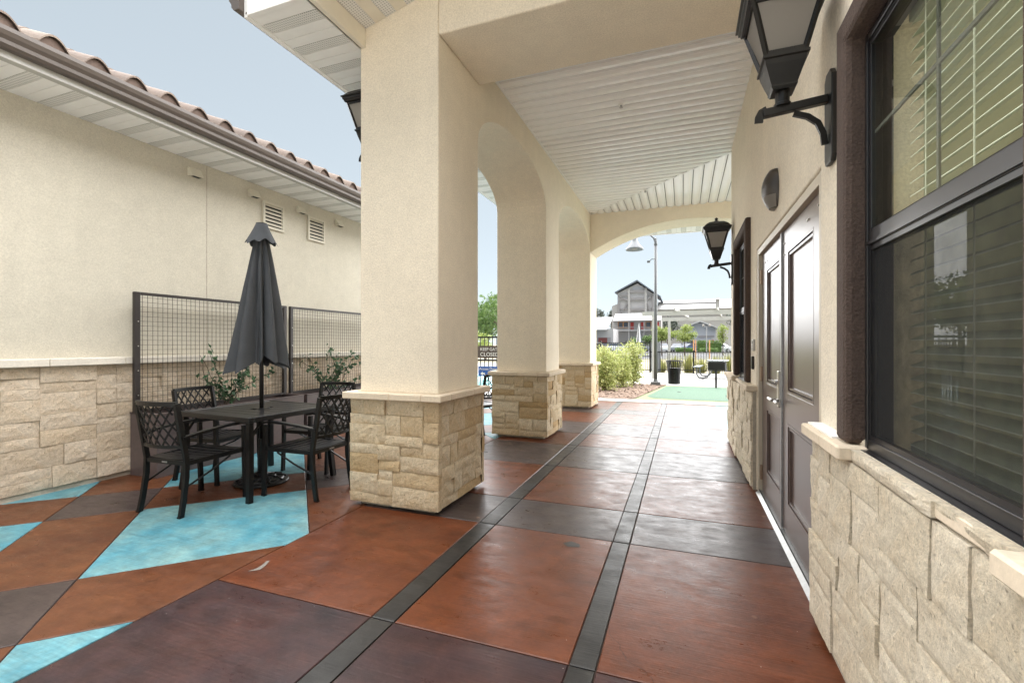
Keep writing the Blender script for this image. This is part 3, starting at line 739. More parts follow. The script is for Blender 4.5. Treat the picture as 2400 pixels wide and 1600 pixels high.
MB().box(-2.54, 3.0, 10.301, 10.97, 3.812, 3.83).build('soffit_backing', 'dark_gap', sf)
def gutter(parent, x, s, y0, y1, z, mat):                  # K-style gutter: x back face, s outward direction
    q = [(0,0),(.055,0),(.075,.022),(.078,.05),(.098,.075),(.110,.105),(.112,.135),(.104,.135),(.100,.11),(.085,.082),(.068,.055),(.062,.03),(.05,.012),(.008,.012),(.008,.135),(0,.135)]
    MB().prism([(x + s*a, z + b) for a, b in q], 1, y0, y1).build('gutter', mat, parent)
    MB().prism([(x + s*a, z + b) for a, b in [(0,0),(.055,0),(.075,.022),(.078,.05),(.098,.075),(.110,.105),(.112,.135),(0,.135)]], 1, y0-.004, y0).build('gutter_end', mat, parent)
gutter(sf, -3.116, -1, 2.56, 11.0, 3.835, 'gutter_metal')

# ================================================================== NEIGHBOURING BUILDING on the left
LX = -5.34
nb = thing('neighbouring_building', 'cream stucco building with a tiled eave on the left', 'building')
NY1 = 7.3
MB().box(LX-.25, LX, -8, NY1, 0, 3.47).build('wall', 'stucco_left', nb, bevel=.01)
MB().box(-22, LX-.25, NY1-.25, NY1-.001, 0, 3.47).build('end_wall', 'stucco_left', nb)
for y, z0, z1 in ((3.954, 1.21, 3.45),): MB().box(LX-.001, LX+.0015, y-.006, y+.006, z0, z1).build('control_joint', 'mortar', nb)
MB().box(LX, -5.315, .2, NY1, .0, 1.135).build('plinth_core', 'mortar', nb)
stone_wall(nb, (-5.295, 1.3, .05), (0,1,0), (1,0,0), NY1-1.3, 1.078, 'stone_left', 51, us=.085, ut=.047, res=.035, amp=.0055, proud=.009)
a = [.2, .75]
while a[-1] < NY1: a.append(min(NY1+.02, a[-1] + rng.uniform(.52, .68)))
caps(nb, LX-.01, -5.235, a, 1.13, 1.20, 'cap_left')
sl_ = part('soffit', nb)
def sp3(a, b, mat, k): MB().prism([(a, 3.455), (b-.006, 3.455), (b, 3.459), (b, 3.467), (a, 3.467)], 0, LX+.001, -4.775).build('soffit_panel', mat, sl_)
panels(sl_, sp3, .8, NY1+.3)
MB().box(LX, -4.78, -8, NY1+.3, 3.469, 3.49).build('soffit_backing', 'dark_gap', sl_)
MB().box(LX, -4.775, -8, .79, 3.455, 3.467).build('soffit_panel', 'white_metal', sl_)
MB().box(-4.785, -4.715, -8, NY1+.3, 3.447, 3.60).build('fascia', 'fascia_cream', sl_, bevel=.004)
gutter(nb, -4.714, 1, -8, NY1+.32, 3.50, 'gutter_metal')
rl = part('roof', nb); sl = .375
MB().prism([(-4.74,3.62),(-18,3.62+13.26*sl),(-31,3.62),(-31,3.55),(-18,3.5+13.26*sl),(-4.74,3.52)], 1, -14, NY1+.3).build('roof_deck', 'roof_under', rl)
prof = []
for k in range(15):
    u = k / 14
    z = .088*math.sin(math.pi*u/.64)**.85 if u < .64 else -.010*math.sin(math.pi*(u-.64)/.36)
    prof.append((u*.305, z))
def tile_mesh():
    m = MB(); L = .44; th = .016; N = len(prof)
    V = []
    for (xx, dz) in ((0, 0), (-L, L*sl)):
        for t, z in prof: V.append((xx, t, z + dz))
        for t, z in prof: V.append((xx, t, z + dz - th))
    F = []
    for i in range(N-1):
        F += [(i, i+1, 2*N+i+1, 2*N+i), (N+i+1, N+i, 3*N+i, 3*N+i+1), (i+1, i, N+i, N+i+1)]
    F += [(0, 2*N, 3*N, N), (N-1, 2*N-1, 4*N-1, 3*N-1)]
    m.add(V, F); return m.build('roof_tile', 'roof_tile', rl, smooth=False)
t0 = tile_mesh(); t0.location = (-4.69, .03, 3.69); first = True
y = .03
for row in range(3):
    y = .03 - .298*2
    while y < NY1 + .2:
        if row == 0 and abs(y - .03) < 1e-6: y += .298; continue
        c = copy_piece(t0, rl, (-4.69 - row*.36, y, 3.69 + row*.36*sl + row*.012 + rng.uniform(-.003, .003))); y += .298
V, F = [], []; y = .03 - .298*2; q = 0
while y < NY1 + .2:
    for t, z in prof[:-1]: V += [(-4.715, y + t, 3.60), (-4.715, y + t, 3.675 + z)]
    y += .298
F = [(2*i, 2*i+2, 2*i+3, 2*i+1) for i in range(len(V)//2 - 1)]
raw('bird_stop', V, F, 'roof_under', rl)
def hood(y, z):
    v = part('vent_hood', nb)
    MB().prism([(LX+.002, z+.05), (LX+.002, z-.05), (LX+.09, z-.05), (LX+.03, z+.05)], 1, y-.07, y+.07).build('hood', 'louvre', v, bevel=.003)
    MB().box(LX+.03, LX+.075, y-.045, y+.045, z-.0525, z-.0505).build('opening', 'vent_dark', v)
for y in (3.79, 4.58, 5.39, 6.2): hood(y, 3.31)
def louvre(y0, y1, z0, z1):
    v = part('louvre_vent', nb)
    MB().box(LX+.001, LX+.004, y0, y1, z0, z1).build('backing', 'vent_dark', v)
    w = .03; f = MB()
    f.box(LX+.001, LX+.03, y0-w, y0, z0-w, z1+w).box(LX+.001, LX+.03, y1, y1+w, z0-w, z1+w).box(LX+.001, LX+.029, y0, y1, z1, z1+w).box(LX+.001, LX+.029, y0, y1, z0-w, z0)
    f.build('frame', 'louvre', v); nn = 6; s0 = None
    for k in range(nn):
        z = z0 + (k+.35) * (z1-z0)/nn
        if s0 is None: s0 = MB().add([(LX+.005,y0,.03),(LX+.028,y0,0),(LX+.028,y1,0),(LX+.005,y1,.03),(LX+.005,y0,.036),(LX+.028,y0,.006),(LX+.028,y1,.006),(LX+.005,y1,.036)],
                    [(0,3,2,1),(4,5,6,7),(0,1,5,4),(1,2,6,5),(2,3,7,6),(3,0,4,7)]).build('slat', 'louvre', v); s0.location.z = z
        else: copy_piece(s0, v, (0, 0, z))
louvre(4.76, 5.05, 2.94, 3.24); louvre(5.56, 5.85, 2.94, 3.24)

# ================================================================== WALL FITTINGS
def lantern(label, loc, rz):
    """bracket lantern: local +X points out of the wall, origin on the wall at arm height"""
    t = thing('wall_lantern', label, 'lantern', loc, rz, 'bracket lanterns on the walls')
    MB().prism([(-.055,-.22),(-.04,-.25),(.04,-.25),(.055,-.22),(.055,.13),(.03,.16),(-.03,.16),(-.055,.13)], 0, .001, .022).build('back_plate', 'bronze_metal', t, bevel=.004)
    MB().bar((.022,0,.04), (.28,0,.015), .036, .036).build('arm', 'bronze_metal', t, bevel=.004)
    MB().path([(.262,0,.032), (.285,0,.022), (.295,0,.0), (.296,0,-.022)], .036, .012, (0,1,0)).build('scroll_end', 'bronze_metal', t)
    MB().path([(.034,0,-.16), (.04,0,-.11), (.06,0,-.06), (.10,0,-.025), (.155,0,-.002)], .024, .016, (0,1,0)).build('brace', 'bronze_metal', t)
    c = (.20, 0, 0)
    MB().lathe([(.036,.036), (.036,.048), (.030,.052), (.030,.105), (.036,.11)], c, 16).build('neck', 'bronze_metal', t)
    MB().lathe([(.045,.10), (.052,.112), (.052,.12), (.062,.15), (.078,.20), (.083,.222), (.092,.226), (.092,.238), (.074,.240)], c, 4, True).build('bowl', 'bronze_metal', t)
    z0, z1, h0, h1 = .240, .475, .074, .136
    f = MB()
    for sx in (-1, 1):
        for sy in (-1, 1): f.bar((c[0]+sx*h0, sy*h0, z0), (c[0]+sx*h1, sy*h1, z1), .018, .018)
    for hh, z in ((h0+.002, z0+.008), (h1-.004, z1-.012)):
        for a, b in (((-1,-1),(1,-1)), ((1,-1),(1,1)), ((1,1),(-1,1)), ((-1,1),(-1,-1))):
            f.bar((c[0]+a[0]*hh, a[1]*hh, z), (c[0]+b[0]*hh, b[1]*hh, z), .016, .022)
    f.build('cage', 'bronze_metal', t)
    k0, k1 = h0-.003, h1-.004
    for a, b in (((-1,-1),(1,-1)), ((1,-1),(1,1)), ((1,1),(-1,1)), ((-1,1),(-1,-1))):
        V = [(c[0]+a[0]*k0, a[1]*k0, z0+.012), (c[0]+b[0]*k0, b[1]*k0, z0+.012), (c[0]+b[0]*k1, b[1]*k1, z1-.02), (c[0]+a[0]*k1, a[1]*k1, z1-.02)]
        raw('pane', V, [(0,1,2,3)], 'glass_frost', t)
    MB().lathe([(.13,.468), (.155,.474), (.158,.486), (.166,.492), (.168,.506), (.178,.512), (.178,.522), (.165,.528), (.135,.566), (.09,.60), (.045,.615), (.028,.618)], c, 4, True).build('hood', 'bronze_metal', t)
    MB().lathe([(.026,.616), (.030,.628), (.014,.636), (.022,.652), (.020,.664), (.004,.676)], c, 12).build('finial', 'bronze_metal', t)
    MB().lathe([(.018,.24), (.03,.26), (.03,.30), (.02,.31), (.02,.36), (.004,.37)], c, 10).build('bulb', 'glass_frost', t)
    return t
ln = lantern('large bracket lantern beside the near window, cut by the top edge', (WX, 2.43, 2.38), math.pi)
dup(ln, 'bracket lantern beyond the far window, against the sky', (WX, 6.93, 2.38), math.pi)
dup(ln, 'bracket lantern half hidden behind the near pillar', (AO, 3.60, 3.06), math.pi)
# emergency light: a half-shell over a clear lens
t = thing('emergency_light', 'brown half-dome emergency light above the double doors', 'wall light', (WX, 3.78, 2.30))
V, F = [], []; nu, nv = 14, 10
for j in range(nv+1):
    z = j / nv
    for i in range(nu+1):
        a = math.pi * i / nu; rr = (1 - (2*z-1)**2 * .0) ; w = .115 * (math.sin(math.pi*(.14+.76*z)))**.55; dp = .105 * (math.sin(math.pi*(.10+.80*z)))**.6
        V.append((-dp*.9*math.sin(a) - .001, w*.95*math.cos(a), z*.27))
top = nv + 1
for j in range(nv):
    for i in range(nu): F.append((j*(nu+1)+i, j*(nu+1)+i+1, (j+1)*(nu+1)+i+1, (j+1)*(nu+1)+i))
n_ = len(V); F.append(tuple(nv*(nu+1)+i for i in range(nu+1))); F.append(tuple(reversed([i for i in range(nu+1)])))
sh = [f for f in F if not (len(f) == 4 and f[0] < 3*(nu+1) and 4 <= f[0] % (nu+1) <= 12)]
raw('housing', V, sh, 'grey_plastic', t, True)
lens = [f for f in F if len(f) == 4 and f[0] < 3*(nu+1) and 4 <= f[0] % (nu+1) <= 12]
raw('lens', V, lens, 'glass_frost', t, True)
t = thing('keypad', 'small silver door keypad beside the far door jamb', 'keypad', (WX, 4.86, 1.32))
MB().cbox(-.022, -.001, -.035, .035, -.055, .055, .004).build('case', 'steel', t); MB().box(-.0235, -.0222, -.022, .022, .012, .042).build('display', 'window_frame', t)
for i in range(3):
    for j in range(3): MB().box(-.0238, -.0222, -.02+i*.015, -.01+i*.015, -.045+j*.017, -.034+j*.017).build('key', 'aluminium', t)
t = thing('card_reader', 'black card reader on the wall below the keypad', 'card reader', (WX, 4.90, 1.155))
MB().cbox(-.024, -.001, -.028, .028, -.062, .062, .006).build('case', 'window_frame', t); MB().box(-.0255, -.0242, -.012, .012, .03, .036).build('indicator', 'grey_plastic', t)
for x, y, lb in ((-.65, 5.30, 'white sprinkler head in the middle of the boarded ceiling'), (-.62, 8.40, 'white sprinkler head beside the mitre of the ceiling')):
    t = thing('sprinkler', lb, 'sprinkler', (x, y, CZ-.001), 0, 'ceiling sprinklers')
    MB().lathe([(.042,0), (.042,-.004), (.028,-.012), (.014,-.014)], (0,0,0), 18).build('rosette', 'white_metal', t); MB().lathe([(.012,-.012), (.010,-.035), (.02,-.037), (.02,-.041)], (0,0,0), 12).build('head', 'aluminium', t)

# ================================================================== PLANTERS, TRELLISES, VINES
def planter(y0, y1, label):
    t = thing('planter', label, 'planter', (-5.08, (y0+y1)/2, 0), 0, 'planters against the left wall')
    h_, w, l = .625, .20, (y1-y0)/2; q = .022
    m = MB().box(-w, -w+q, -l, l, .0, h_).box(w-q, w, -l, l, .0, h_).box(-w+q, w-q, -l, -l+q, .0, h_).box(-w+q, w-q, l-q, l, .0, h_)
    m.build('trough', 'planter_metal', t, bevel=.003)
    MB().box(-w-.004, -w+.03, -l-.004, l+.004, h_+.0005, h_+.012).box(w-.03, w+.004, -l-.004, l+.004, h_+.0005, h_+.012).box(-w+.03, w-.03, -l-.004, -l+.03, h_+.0005, h_+.012).box(-w+.03, w-.03, l-.03, l+.004, h_+.0005, h_+.012).build('rim', 'planter_metal', t)
    MB().box(-w+q, w-q, -l+q, l-q, .4, .56).build('soil', 'soil', t)
    return t
planter(3.10, 5.00, 'brown metal planter behind the table, at the end nearer the left edge'); planter(5.06, 6.9, 'brown metal planter farther along, behind the near pillar')
def trellis(y0, y1, label):
    x = -5.205; t = thing('trellis', label, 'trellis', (x, (y0+y1)/2, .56), 0, 'mesh trellises standing in the planters')
    h_ = 1.30; l = (y1-y0)/2
    MB().cbox(-.022, .022, -l, -l+.055, .065, h_, .006).build('post', 'brown_steel', t); MB().cbox(-.022, .022, l-.055, l, .065, h_, .006).build('post', 'brown_steel', t)
    MB().box(-.018, .018, -l+.055, l-.055, h_-.03, h_-.001).build('top_rail', 'brown_steel', t); MB().box(-.018, .018, -l+.055, l-.055, .075, .10).build('bottom_rail', 'brown_steel', t)
    for x_, nm in ((-.010, 0), (.012, 1)):
        m = MB(); y = -l + .075
        if nm == 0: y += .012
        while y < l-.06: m.box(x_-.0016, x_+.0016, y-.0016, y+.0016, .10, h_-.03); y += .05
        z = .13 + (.008 if nm == 0 else 0)
        while nm == 1 and z < h_-.04: m.box(x_+.0021, x_+.0061, -l+.055, l-.055, z-.0016, z+.0016); z += .0485
        if nm == 1: m.build('wire_mesh', 'brown_steel', t)
    for z in (.25, .5, .75, 1.0): MB().tube([(.0225, -l+.03, z), (.027, -l+.03, z)], .006, 8).build('bolt', 'steel', t)
    return t
trellis(3.085, 5.005, 'mesh trellis behind the umbrella, its near post in full view'); trellis(5.065, 6.9, 'mesh trellis right of the umbrella, running behind the near pillar')
def leafquad(V, F, c, d, up, l, w, fold=.25):
    """a leaf: pointed, folded along its midrib"""
    d = d.normalized(); s = d.cross(up)
    if s.length < 1e-4: s = Vector((1, 0, 0))
    s.normalize(); n = s.cross(d).normalized(); o = len(V)
    V += [c, c + d*l*.45 + s*w*.5 + n*w*fold, c + d*l, c + d*l*.45 - s*w*.5 + n*w*fold]
    F += [(o, o+1, o+2), (o, o+2, o+3)]
def rvec(rg): 
    while True:
        v = Vector((rg.uniform(-1,1), rg.uniform(-1,1), rg.uniform(-1,1)))
        if .05 < v.length < 1: return v.normalized()
def vine(label, yc, spread, ztop, seed, ns):
    rg = random.Random(seed); t = thing('climbing_plant', label, 'plant', (-5.08, yc, .56), 0, 'climbing plants in the planters')
    st = MB(); V, F = [], []
    for s in range(ns):
        p = Vector((rg.uniform(-.05,.05), rg.uniform(-.08,.08), 0)); d = Vector((rg.uniform(-.25,.35), rg.uniform(-1,1)*spread, 1)).normalized(); pts = [p.copy()]
        L = ztop * rg.uniform(.6, 1.0); n = int(L/.05)
        for k in range(n):
            d = (d + Vector((rg.uniform(-.16,.16) - p.x*.4, rg.uniform(-.28,.28), rg.uniform(-.2,.12)))).normalized(); p = p + d*.055
            p.x = max(-.085, p.x); pts.append(p.copy())
            if k > 1:
                for q in range(rg.choice((1, 2, 3, 3))):
                    ld = (rvec(rg) + Vector((.5, 0, .1))).normalized(); c = p + rvec(rg)*.02
                    if c.x < -.075: continue
                    leafquad(V, F, c, ld, rvec(rg), rg.uniform(.055, .10), rg.uniform(.03, .048))
        st.tube(pts, [.005 - .003*k/len(pts) for k in range(len(pts))], 5)
    st.build('stems', 'bark', t); raw('foliage', [tuple(v) for v in V], F, 'leaf_vine', t)
vine('leafy climber behind the table left of the umbrella pole', 3.95, 1.0, .72, 3, 10)
vine('leafy climber beside the near pillar, right of the umbrella', 5.75, .8, .82, 8, 11)

# ================================================================== DINING SET
def chair(label, loc, rz):
    """metal armchair facing local +Y, lattice back, slatted seat"""
    t = thing('patio_chair', label, 'chair', loc, rz, 'black lattice-back patio chairs')
    bk = lambda s, z: -.235 - (z-.42)*.17 - .045*(1-(s/.215)**2)
    for sx in (-1, 1):
        MB().path([(sx*.225,-.285,0), (sx*.222,-.262,.12), (sx*.219,-.238,.30), (sx*.217,-.235,.42), (sx*.216,-.25,.52), (sx*.215,-.275,.66), (sx*.213,-.312,.875)], .026, .036, (0,1,0)).build('leg', 'black_metal', t)
        MB().path([(sx*.262,.262,0), (sx*.262,.25,.30), (sx*.262,.245,.625)], .026, .036, (0,1,0)).build('leg', 'black_metal', t)
        MB().path([(sx*.217,-.268,.605), (sx*.250,-.14,.632), (sx*.262,.05,.650), (sx*.262,.20,.652), (sx*.262,.275,.640)], .045, .018).build('armrest', 'black_metal', t)
        MB().bar((sx*.218,-.235,.405), (sx*.255,.24,.415), .022, .035).build('side_rail', 'black_metal', t)
        MB().tube([(sx*.222,-.25,.22), (sx*.235,-.05,.30), (sx*.25,.12,.39)], .008, 6).build('brace', 'black_metal', t)
    zt, zb = .872, .535
    N = 10; xs = [-.213 + .426*k/N for k in range(N+1)]
    MB().path([(x, bk(x, zt), zt) for x in xs], .022, .034).build('top_rail', 'black_metal', t)
    MB().path([(x, bk(x, zb), zb) for x in xs], .018, .026).build('bottom_rail', 'black_metal', t)
    m = MB(); nc = 5; dx = .40/nc
    for sg in (-1, 1):
        for k in range(-3, nc+1):
            pts = []
            for q in range(9):
                f = q/8; z = zb + (zt-zb)*f; x = -.20 + dx*k + dx*3*f
                if sg < 0: x = -x
                if -.202 <= x <= .202: pts.append((x, bk(x, z) + sg*.003, z))
            if len(pts) > 1: m.path(pts, .006, .013, (1,0,0))
    m.build('lattice', 'black_metal', t)
    MB().bar((-.25,.243,.41), (.25,.243,.41), .03, .034).build('front_rail', 'black_metal', t); MB().bar((-.21,-.236,.405), (.21,-.236,.405), .024, .034).build('rear_rail', 'black_metal', t)
    for k in range(7):
        y = -.205 + k*.068; dip = -.010*math.sin(math.pi*k/6); hw_ = .205 + .032*k/6
        MB().path([(-hw_, y, .424+dip), (0, y, .418+dip), (hw_, y, .424+dip)], .052, .012).build('seat_slat', 'black_seat', t)
    MB().box(-.028, .028, -.2505, -.2484, .398, .410).build('maker_plate', 'aluminium', t)
    for sx in (-1, 1):
        for x, y in ((.225, -.287), (.262, .262)): MB().box(sx*x-.014, sx*x+.014, y-.019, y+.019, -.0005, .012).build('foot', 'black_metal', t)
    return t
c0 = chair('black patio chair nearest the camera, seen from behind at the table', (-3.84, 2.74, 0), R(2))
dup(c0, 'black patio chair at the table beside the near pillar, turned left', (-3.19, 3.34, 0), R(90))
dup(c0, 'black patio chair between the table and the planter', (-4.40, 3.38, 0), R(-90 + 6))
dup(c0, 'black patio chair on the far side of the table, near the far trellis', (-3.72, 4.05, 0), R(186))
dup(c0, 'black patio chair glimpsed between the near and the middle pillar', (-2.93, 6.52, 0), R(72))
t = thing('patio_table', 'square black slatted metal patio table with the closed umbrella', 'table', (-3.82, 3.38, 0), R(-4.5))
hw = .475; zt = .715
for k, (a, b, c, d_) in enumerate(((-hw, hw, -hw, -hw+.05), (-hw, hw, hw-.05, hw), (-hw, -hw+.05, -hw+.05, hw-.05), (hw-.05, hw, -hw+.05, hw-.05))):
    MB().cbox(a, b, c, d_, zt-.045, zt, .004).build('edge_rail', 'black_seat', t)
for k in range(8):
    y = -hw + .05 + (2*hw-.10)*(k+.5)/8
    w = (2*hw-.10)/8 - .006
    if k in (3, 4): 
        MB().box(-hw+.051, -.04, y-w/2, y+w/2, zt-.016, zt-.003).build('top_slat', 'black_seat', t); MB().box(.04, hw-.051, y-w/2, y+w/2, zt-.016, zt-.003).build('top_slat', 'black_seat', t)
    else: MB().box(-hw+.051, hw-.051, y-w/2, y+w/2, zt-.016, zt-.003).build('top_slat', 'black_seat', t)
MB().lathe([(.075,zt-.012),(.075,zt+.001),(.026,zt+.001),(.026,zt-.012)], (0,0,0), 20).build('umbrella_ring', 'black_seat', t)
MB().box(-hw+.04, hw-.04, -.02, .02, zt-.045, zt-.0165).build('cross_rail', 'black_metal', t) if False else None
for sx in (-1, 1):
    for sy in (-1, 1):
        e = hw-.03
        MB().path([(sx*(e+.012), sy*(e+.012), 0), (sx*(e-.006), sy*(e-.006), .25), (sx*(e-.01), sy*(e-.01), .45), (sx*e, sy*e, zt-.046)], .042, .042, (0,1,0)).build('leg', 'black_metal', t)
        MB().bar((sx*(e-.01), sy*(e-.11), zt-.06), (sx*(e-.01), sy*(e-.02), zt-.18), .012, .02).build('brace', 'black_metal', t)
# umbrella
ux, uy = -3.82, 3.38
t = thing('patio_umbrella', 'closed dark grey patio umbrella standing through the table', 'umbrella', (ux, uy, 0))
MB().tube([(0,0,.12), (0,0,2.42)], .0195, 14).build('pole', 'bronze_metal', t, smooth=True)
V, F = [], []; nth, nz = 120, 34; rg = random.Random(4)
ph = [rg.uniform(0, 6.28) for _ in range(6)]
for j in range(nz+1):
    f = j/nz
    for i in range(nth):
        a = 2*math.pi*i/nth
        fold = .5 + .5*math.cos(8*a + .5*math.sin(2*a+ph[0]) + ph[1] + .35*f)            # eight ribs
        fine = .5 + .5*math.cos(19*a + 2.2*math.sin(3*a+ph[2]) + 1.6*f) + .5*fbm(a*2.2, f*3.0, 3.3, 3)
        base = .045 + .238*f**.92
        depth = (.26 + .32*min(1, f*2.2))
        big = 1 + .16*f*math.cos(a-3.3) + .06*math.sin(2*a+ph[4])
        cut = .55*math.exp(-((((a - 5.35 + math.pi) % (2*math.pi)) - math.pi)/.17)**2) * min(1, max(0, f-.25)*2.2)
        r_ = base*big*(1 - depth*(1-fold**.7) - .07*fine*f) * (1 - cut) + .012*fbm(math.cos(a)*3, math.sin(a)*3, f*2.5, 3)*f
        hem = 1.12 + .04*math.sin(2*a+ph[5]) - .03*math.cos(a-3.3) + .035*(1-fold) - .03*fold
        z = 2.40 + (hem - 2.40)*f
        V.append((r_*math.cos(a), r_*math.sin(a), z))
for j in range(nz):
    for i in range(nth): F.append((j*nth+i, (j+1)*nth+i, (j+1)*nth+(i+1)%nth, j*nth+(i+1)%nth))
raw('canopy', V, F, 'fabric_grey', t, True)
V, F = [], []; nz = 9; nth = 64
for j in range(nz+1):
    f = j/nz
    for i in range(nth):
        a = 2*math.pi*i/nth; w = math.cos(8*a+.7); r_ = .050 + .088*f**1.1*(1 + .10*w*f); z = 2.485 - .185*f - .016*f*f*w - .012*f*math.sin(3*a)
        V.append((r_*math.cos(a), r_*math.sin(a), z))
F = [(j*nth+i, (j+1)*nth+i, (j+1)*nth+(i+1)%nth, j*nth+(i+1)%nth) for j in range(nz) for i in range(nth)] + [tuple(range(nth))]
raw('vent_cap', V, F, 'fabric_grey', t, True)
MB().lathe([(.048,2.485), (.05,2.492), (.035,2.497), (.0,2.498)], (0,0,0), 20).build('top_disc', 'bronze_metal', t)
for k in range(8):
    a = 2*math.pi*k/8 + .2
    MB().tube([(.03*math.cos(a), .03*math.sin(a), 2.36), (.12*math.cos(a), .12*math.sin(a), 1.24)], .005, 5).build('rib', 'bronze_metal', t)
MB().tube([(0,0,1.62), (0,0,1.75)], .032, 12).build('hub', 'bronze_metal', t)
t = thing('umbrella_base', 'round black cast umbrella base under the table', 'umbrella base', (ux, uy, 0))
MB().lathe([(.235,0), (.242,.012), (.235,.028), (.20,.034), (.19,.046), (.13,.052), (.12,.066), (.06,.074), (.045,.10), (.03,.11)], (0,0,0), 36).build('disc', 'black_metal', t, smooth=False)
for k in range(10):
    a = 2*math.pi*k/10
    MB().tube([(.055*math.cos(a), .055*math.sin(a), .078), (.15*math.cos(a+.35), .15*math.sin(a+.35), .055), (.215*math.cos(a+.2), .215*math.sin(a+.2), .036)], .008, 6).build('scroll', 'black_metal', t)
MB().tube([(0,0,.10), (0,0,.42)], .027, 14).build('socket', 'black_metal', t)
MB().tube([(.027,0,.30), (.055,0,.30), (.055,0,.33)], .006, 6).build('clamp_screw', 'steel', t)

# ================================================================== BEYOND THE ARCADE
def picket_fence(name, label, a, b, h_, sp_=.11, post=2.0, group=None, r_=.008, base=.06):
    a, b = Vector(a), Vector(b); L = (b-a).length; d = (b-a)/L
    t = thing(name, label, 'fence', a, 0, group)
    m = MB(); n = int(L/sp_)
    for k in range(1, n):
        p = d*(L*k/n); m.box(p.x-r_, p.x+r_, p.y-r_, p.y+r_, base, h_)
    stuff(m.build('pickets', 'black_metal', t))
    for z in (h_-.03, base+.08): MB().bar(d*0 + Vector((0,0,z)), d*L + Vector((0,0,z)), .03, .035).build('rail', 'black_metal', t)
    k = 0
    while k*post <= L + .01:
        p = d*(k*post); MB().box(p.x-.03, p.x+.03, p.y-.03, p.y+.03, -.02, h_+.06).build('post', 'black_metal', t); k += 1
    return t
picket_fence('picket_fence', 'low black picket fence beyond the patio and the grill', (-1.45, 22.7, 0), (11.0, 22.1, 0), .99, .11, 1.9)
picket_fence('picket_fence', 'black picket fence behind the leafy shrubs', (-3.35, 10.6, 0), (-3.75, 22.6, 0), 1.42, .11, 2.0)
picket_fence('picket_fence', 'tall black picket fence left of the lamp post gate', (-3.75, 22.7, 0), (-2.45, 22.75, 0), 1.42, .10, 1.2)
picket_fence('pool_fence', 'black pool fence left of the pillars, behind the gate signs', (-9.0, 10.1, 0), (-4.98, 10.1, 0), 1.49, .10, 2.0)
g = thing('pool_gate', 'black pool gate seen between the near and middle pillars', 'gate', (-4.95, 10.1, 0))
for x in (0, 1.1): MB().box(x-.03, x+.03, -.03, .03, 0, 1.56).build('gate_post', 'black_metal', g)
for z in (.12, .95, 1.49): MB().box(.03, 1.07, -.015, .015, z-.02, z+.02).build('rail', 'black_metal', g)
for k in range(9): MB().box(.12+k*.105-.008, .12+k*.105+.008, -.008, .008, .14, 1.47).build('picket', 'black_metal', g)
picket_fence('pool_fence', 'short run of black pool fence between the gate and the far pillar', (-3.82, 10.1, 0), (-2.62, 10.1, 0), 1.49, .10, 1.15)
def text(s, parent, loc, size, mat, rot=(R(90), 0, 0), align='LEFT'):
    c = bpy.data.curves.new('lettering', 'FONT'); c.body = s; c.size = size; c.extrude = .0015; c.align_x = align; c.materials.append(MATS[mat])
    f_ = bpy.data.objects.new('lettering_curve', c); col.objects.link(f_); bpy.context.view_layer.update()
    me = bpy.data.meshes.new_from_object(f_.evaluated_get(bpy.context.evaluated_depsgraph_get())); me.name = 'lettering'
    bpy.data.objects.remove(f_); o = bpy.data.objects.new('lettering', me)
    if not me.materials: me.materials.append(MATS[mat])
    col.objects.link(o); o.parent = parent; o.location = loc; o.rotation_euler = rot; return o
s = thing('gate_sign', 'brown sign reading KEEP GATE CLOSED in white letters', 'sign', (-4.52, 10.06, 1.0))
MB().prism([(-.05,.0),(.55,.0),(.55,.26),(.52,.29),(-.02,.29),(-.05,.26)], 1, -.006, .006).build('board', 'sign_brown', s)
text('KEEP GATE', s, (.02, -.009, .175), .098, 'sign_white'); text('CLOSED', s, (.02, -.009, .045), .128, 'sign_white')
s = thing('access_sign', 'blue sign with white lettering and an arrow pointing left', 'sign', (-4.55, 10.06, .57))
MB().box(0, .60, -.006, .006, 0, .235).build('board', 'sign_blue', s); text('Access Door', s, (.03, -.009, .15), .085, 'sign_white')
MB().prism([(.06,.065),(.115,.115),(.115,.082),(.17,.082),(.17,.048),(.115,.048),(.115,.015)], 1, -.0095, -.0065).build('arrow', 'sign_white', s)
# second gate by the lamp post with grey screen panel
g = thing('side_gate', 'black side gate with a grey mesh panel behind the lamp post', 'gate', (-2.40, 22.7, 0))
for x in (0, .95): MB().box(x-.035, x+.035, -.03, .03, 0, 1.5).build('gate_post', 'black_metal', g)
for z in (.12, .75, 1.4): MB().box(.035, .915, -.015, .015, z-.02, z+.02).build('rail', 'black_metal', g)
for k in range(8): MB().box(.10+k*.105-.008, .10+k*.105+.008, -.008, .008, .14, 1.38).build('picket', 'black_metal', g)
MB().box(.99, 1.42, -.012, .012, .05, 1.38).build('mesh_panel', 'lamp_grey', g); MB().box(1.10, 1.22, -.016, -.0125, .95, 1.25).build('notice', 'sign_white', g); MB().box(.93, 1.0, -.06, .03, .70, .80).build('latch', 'black_metal', g)

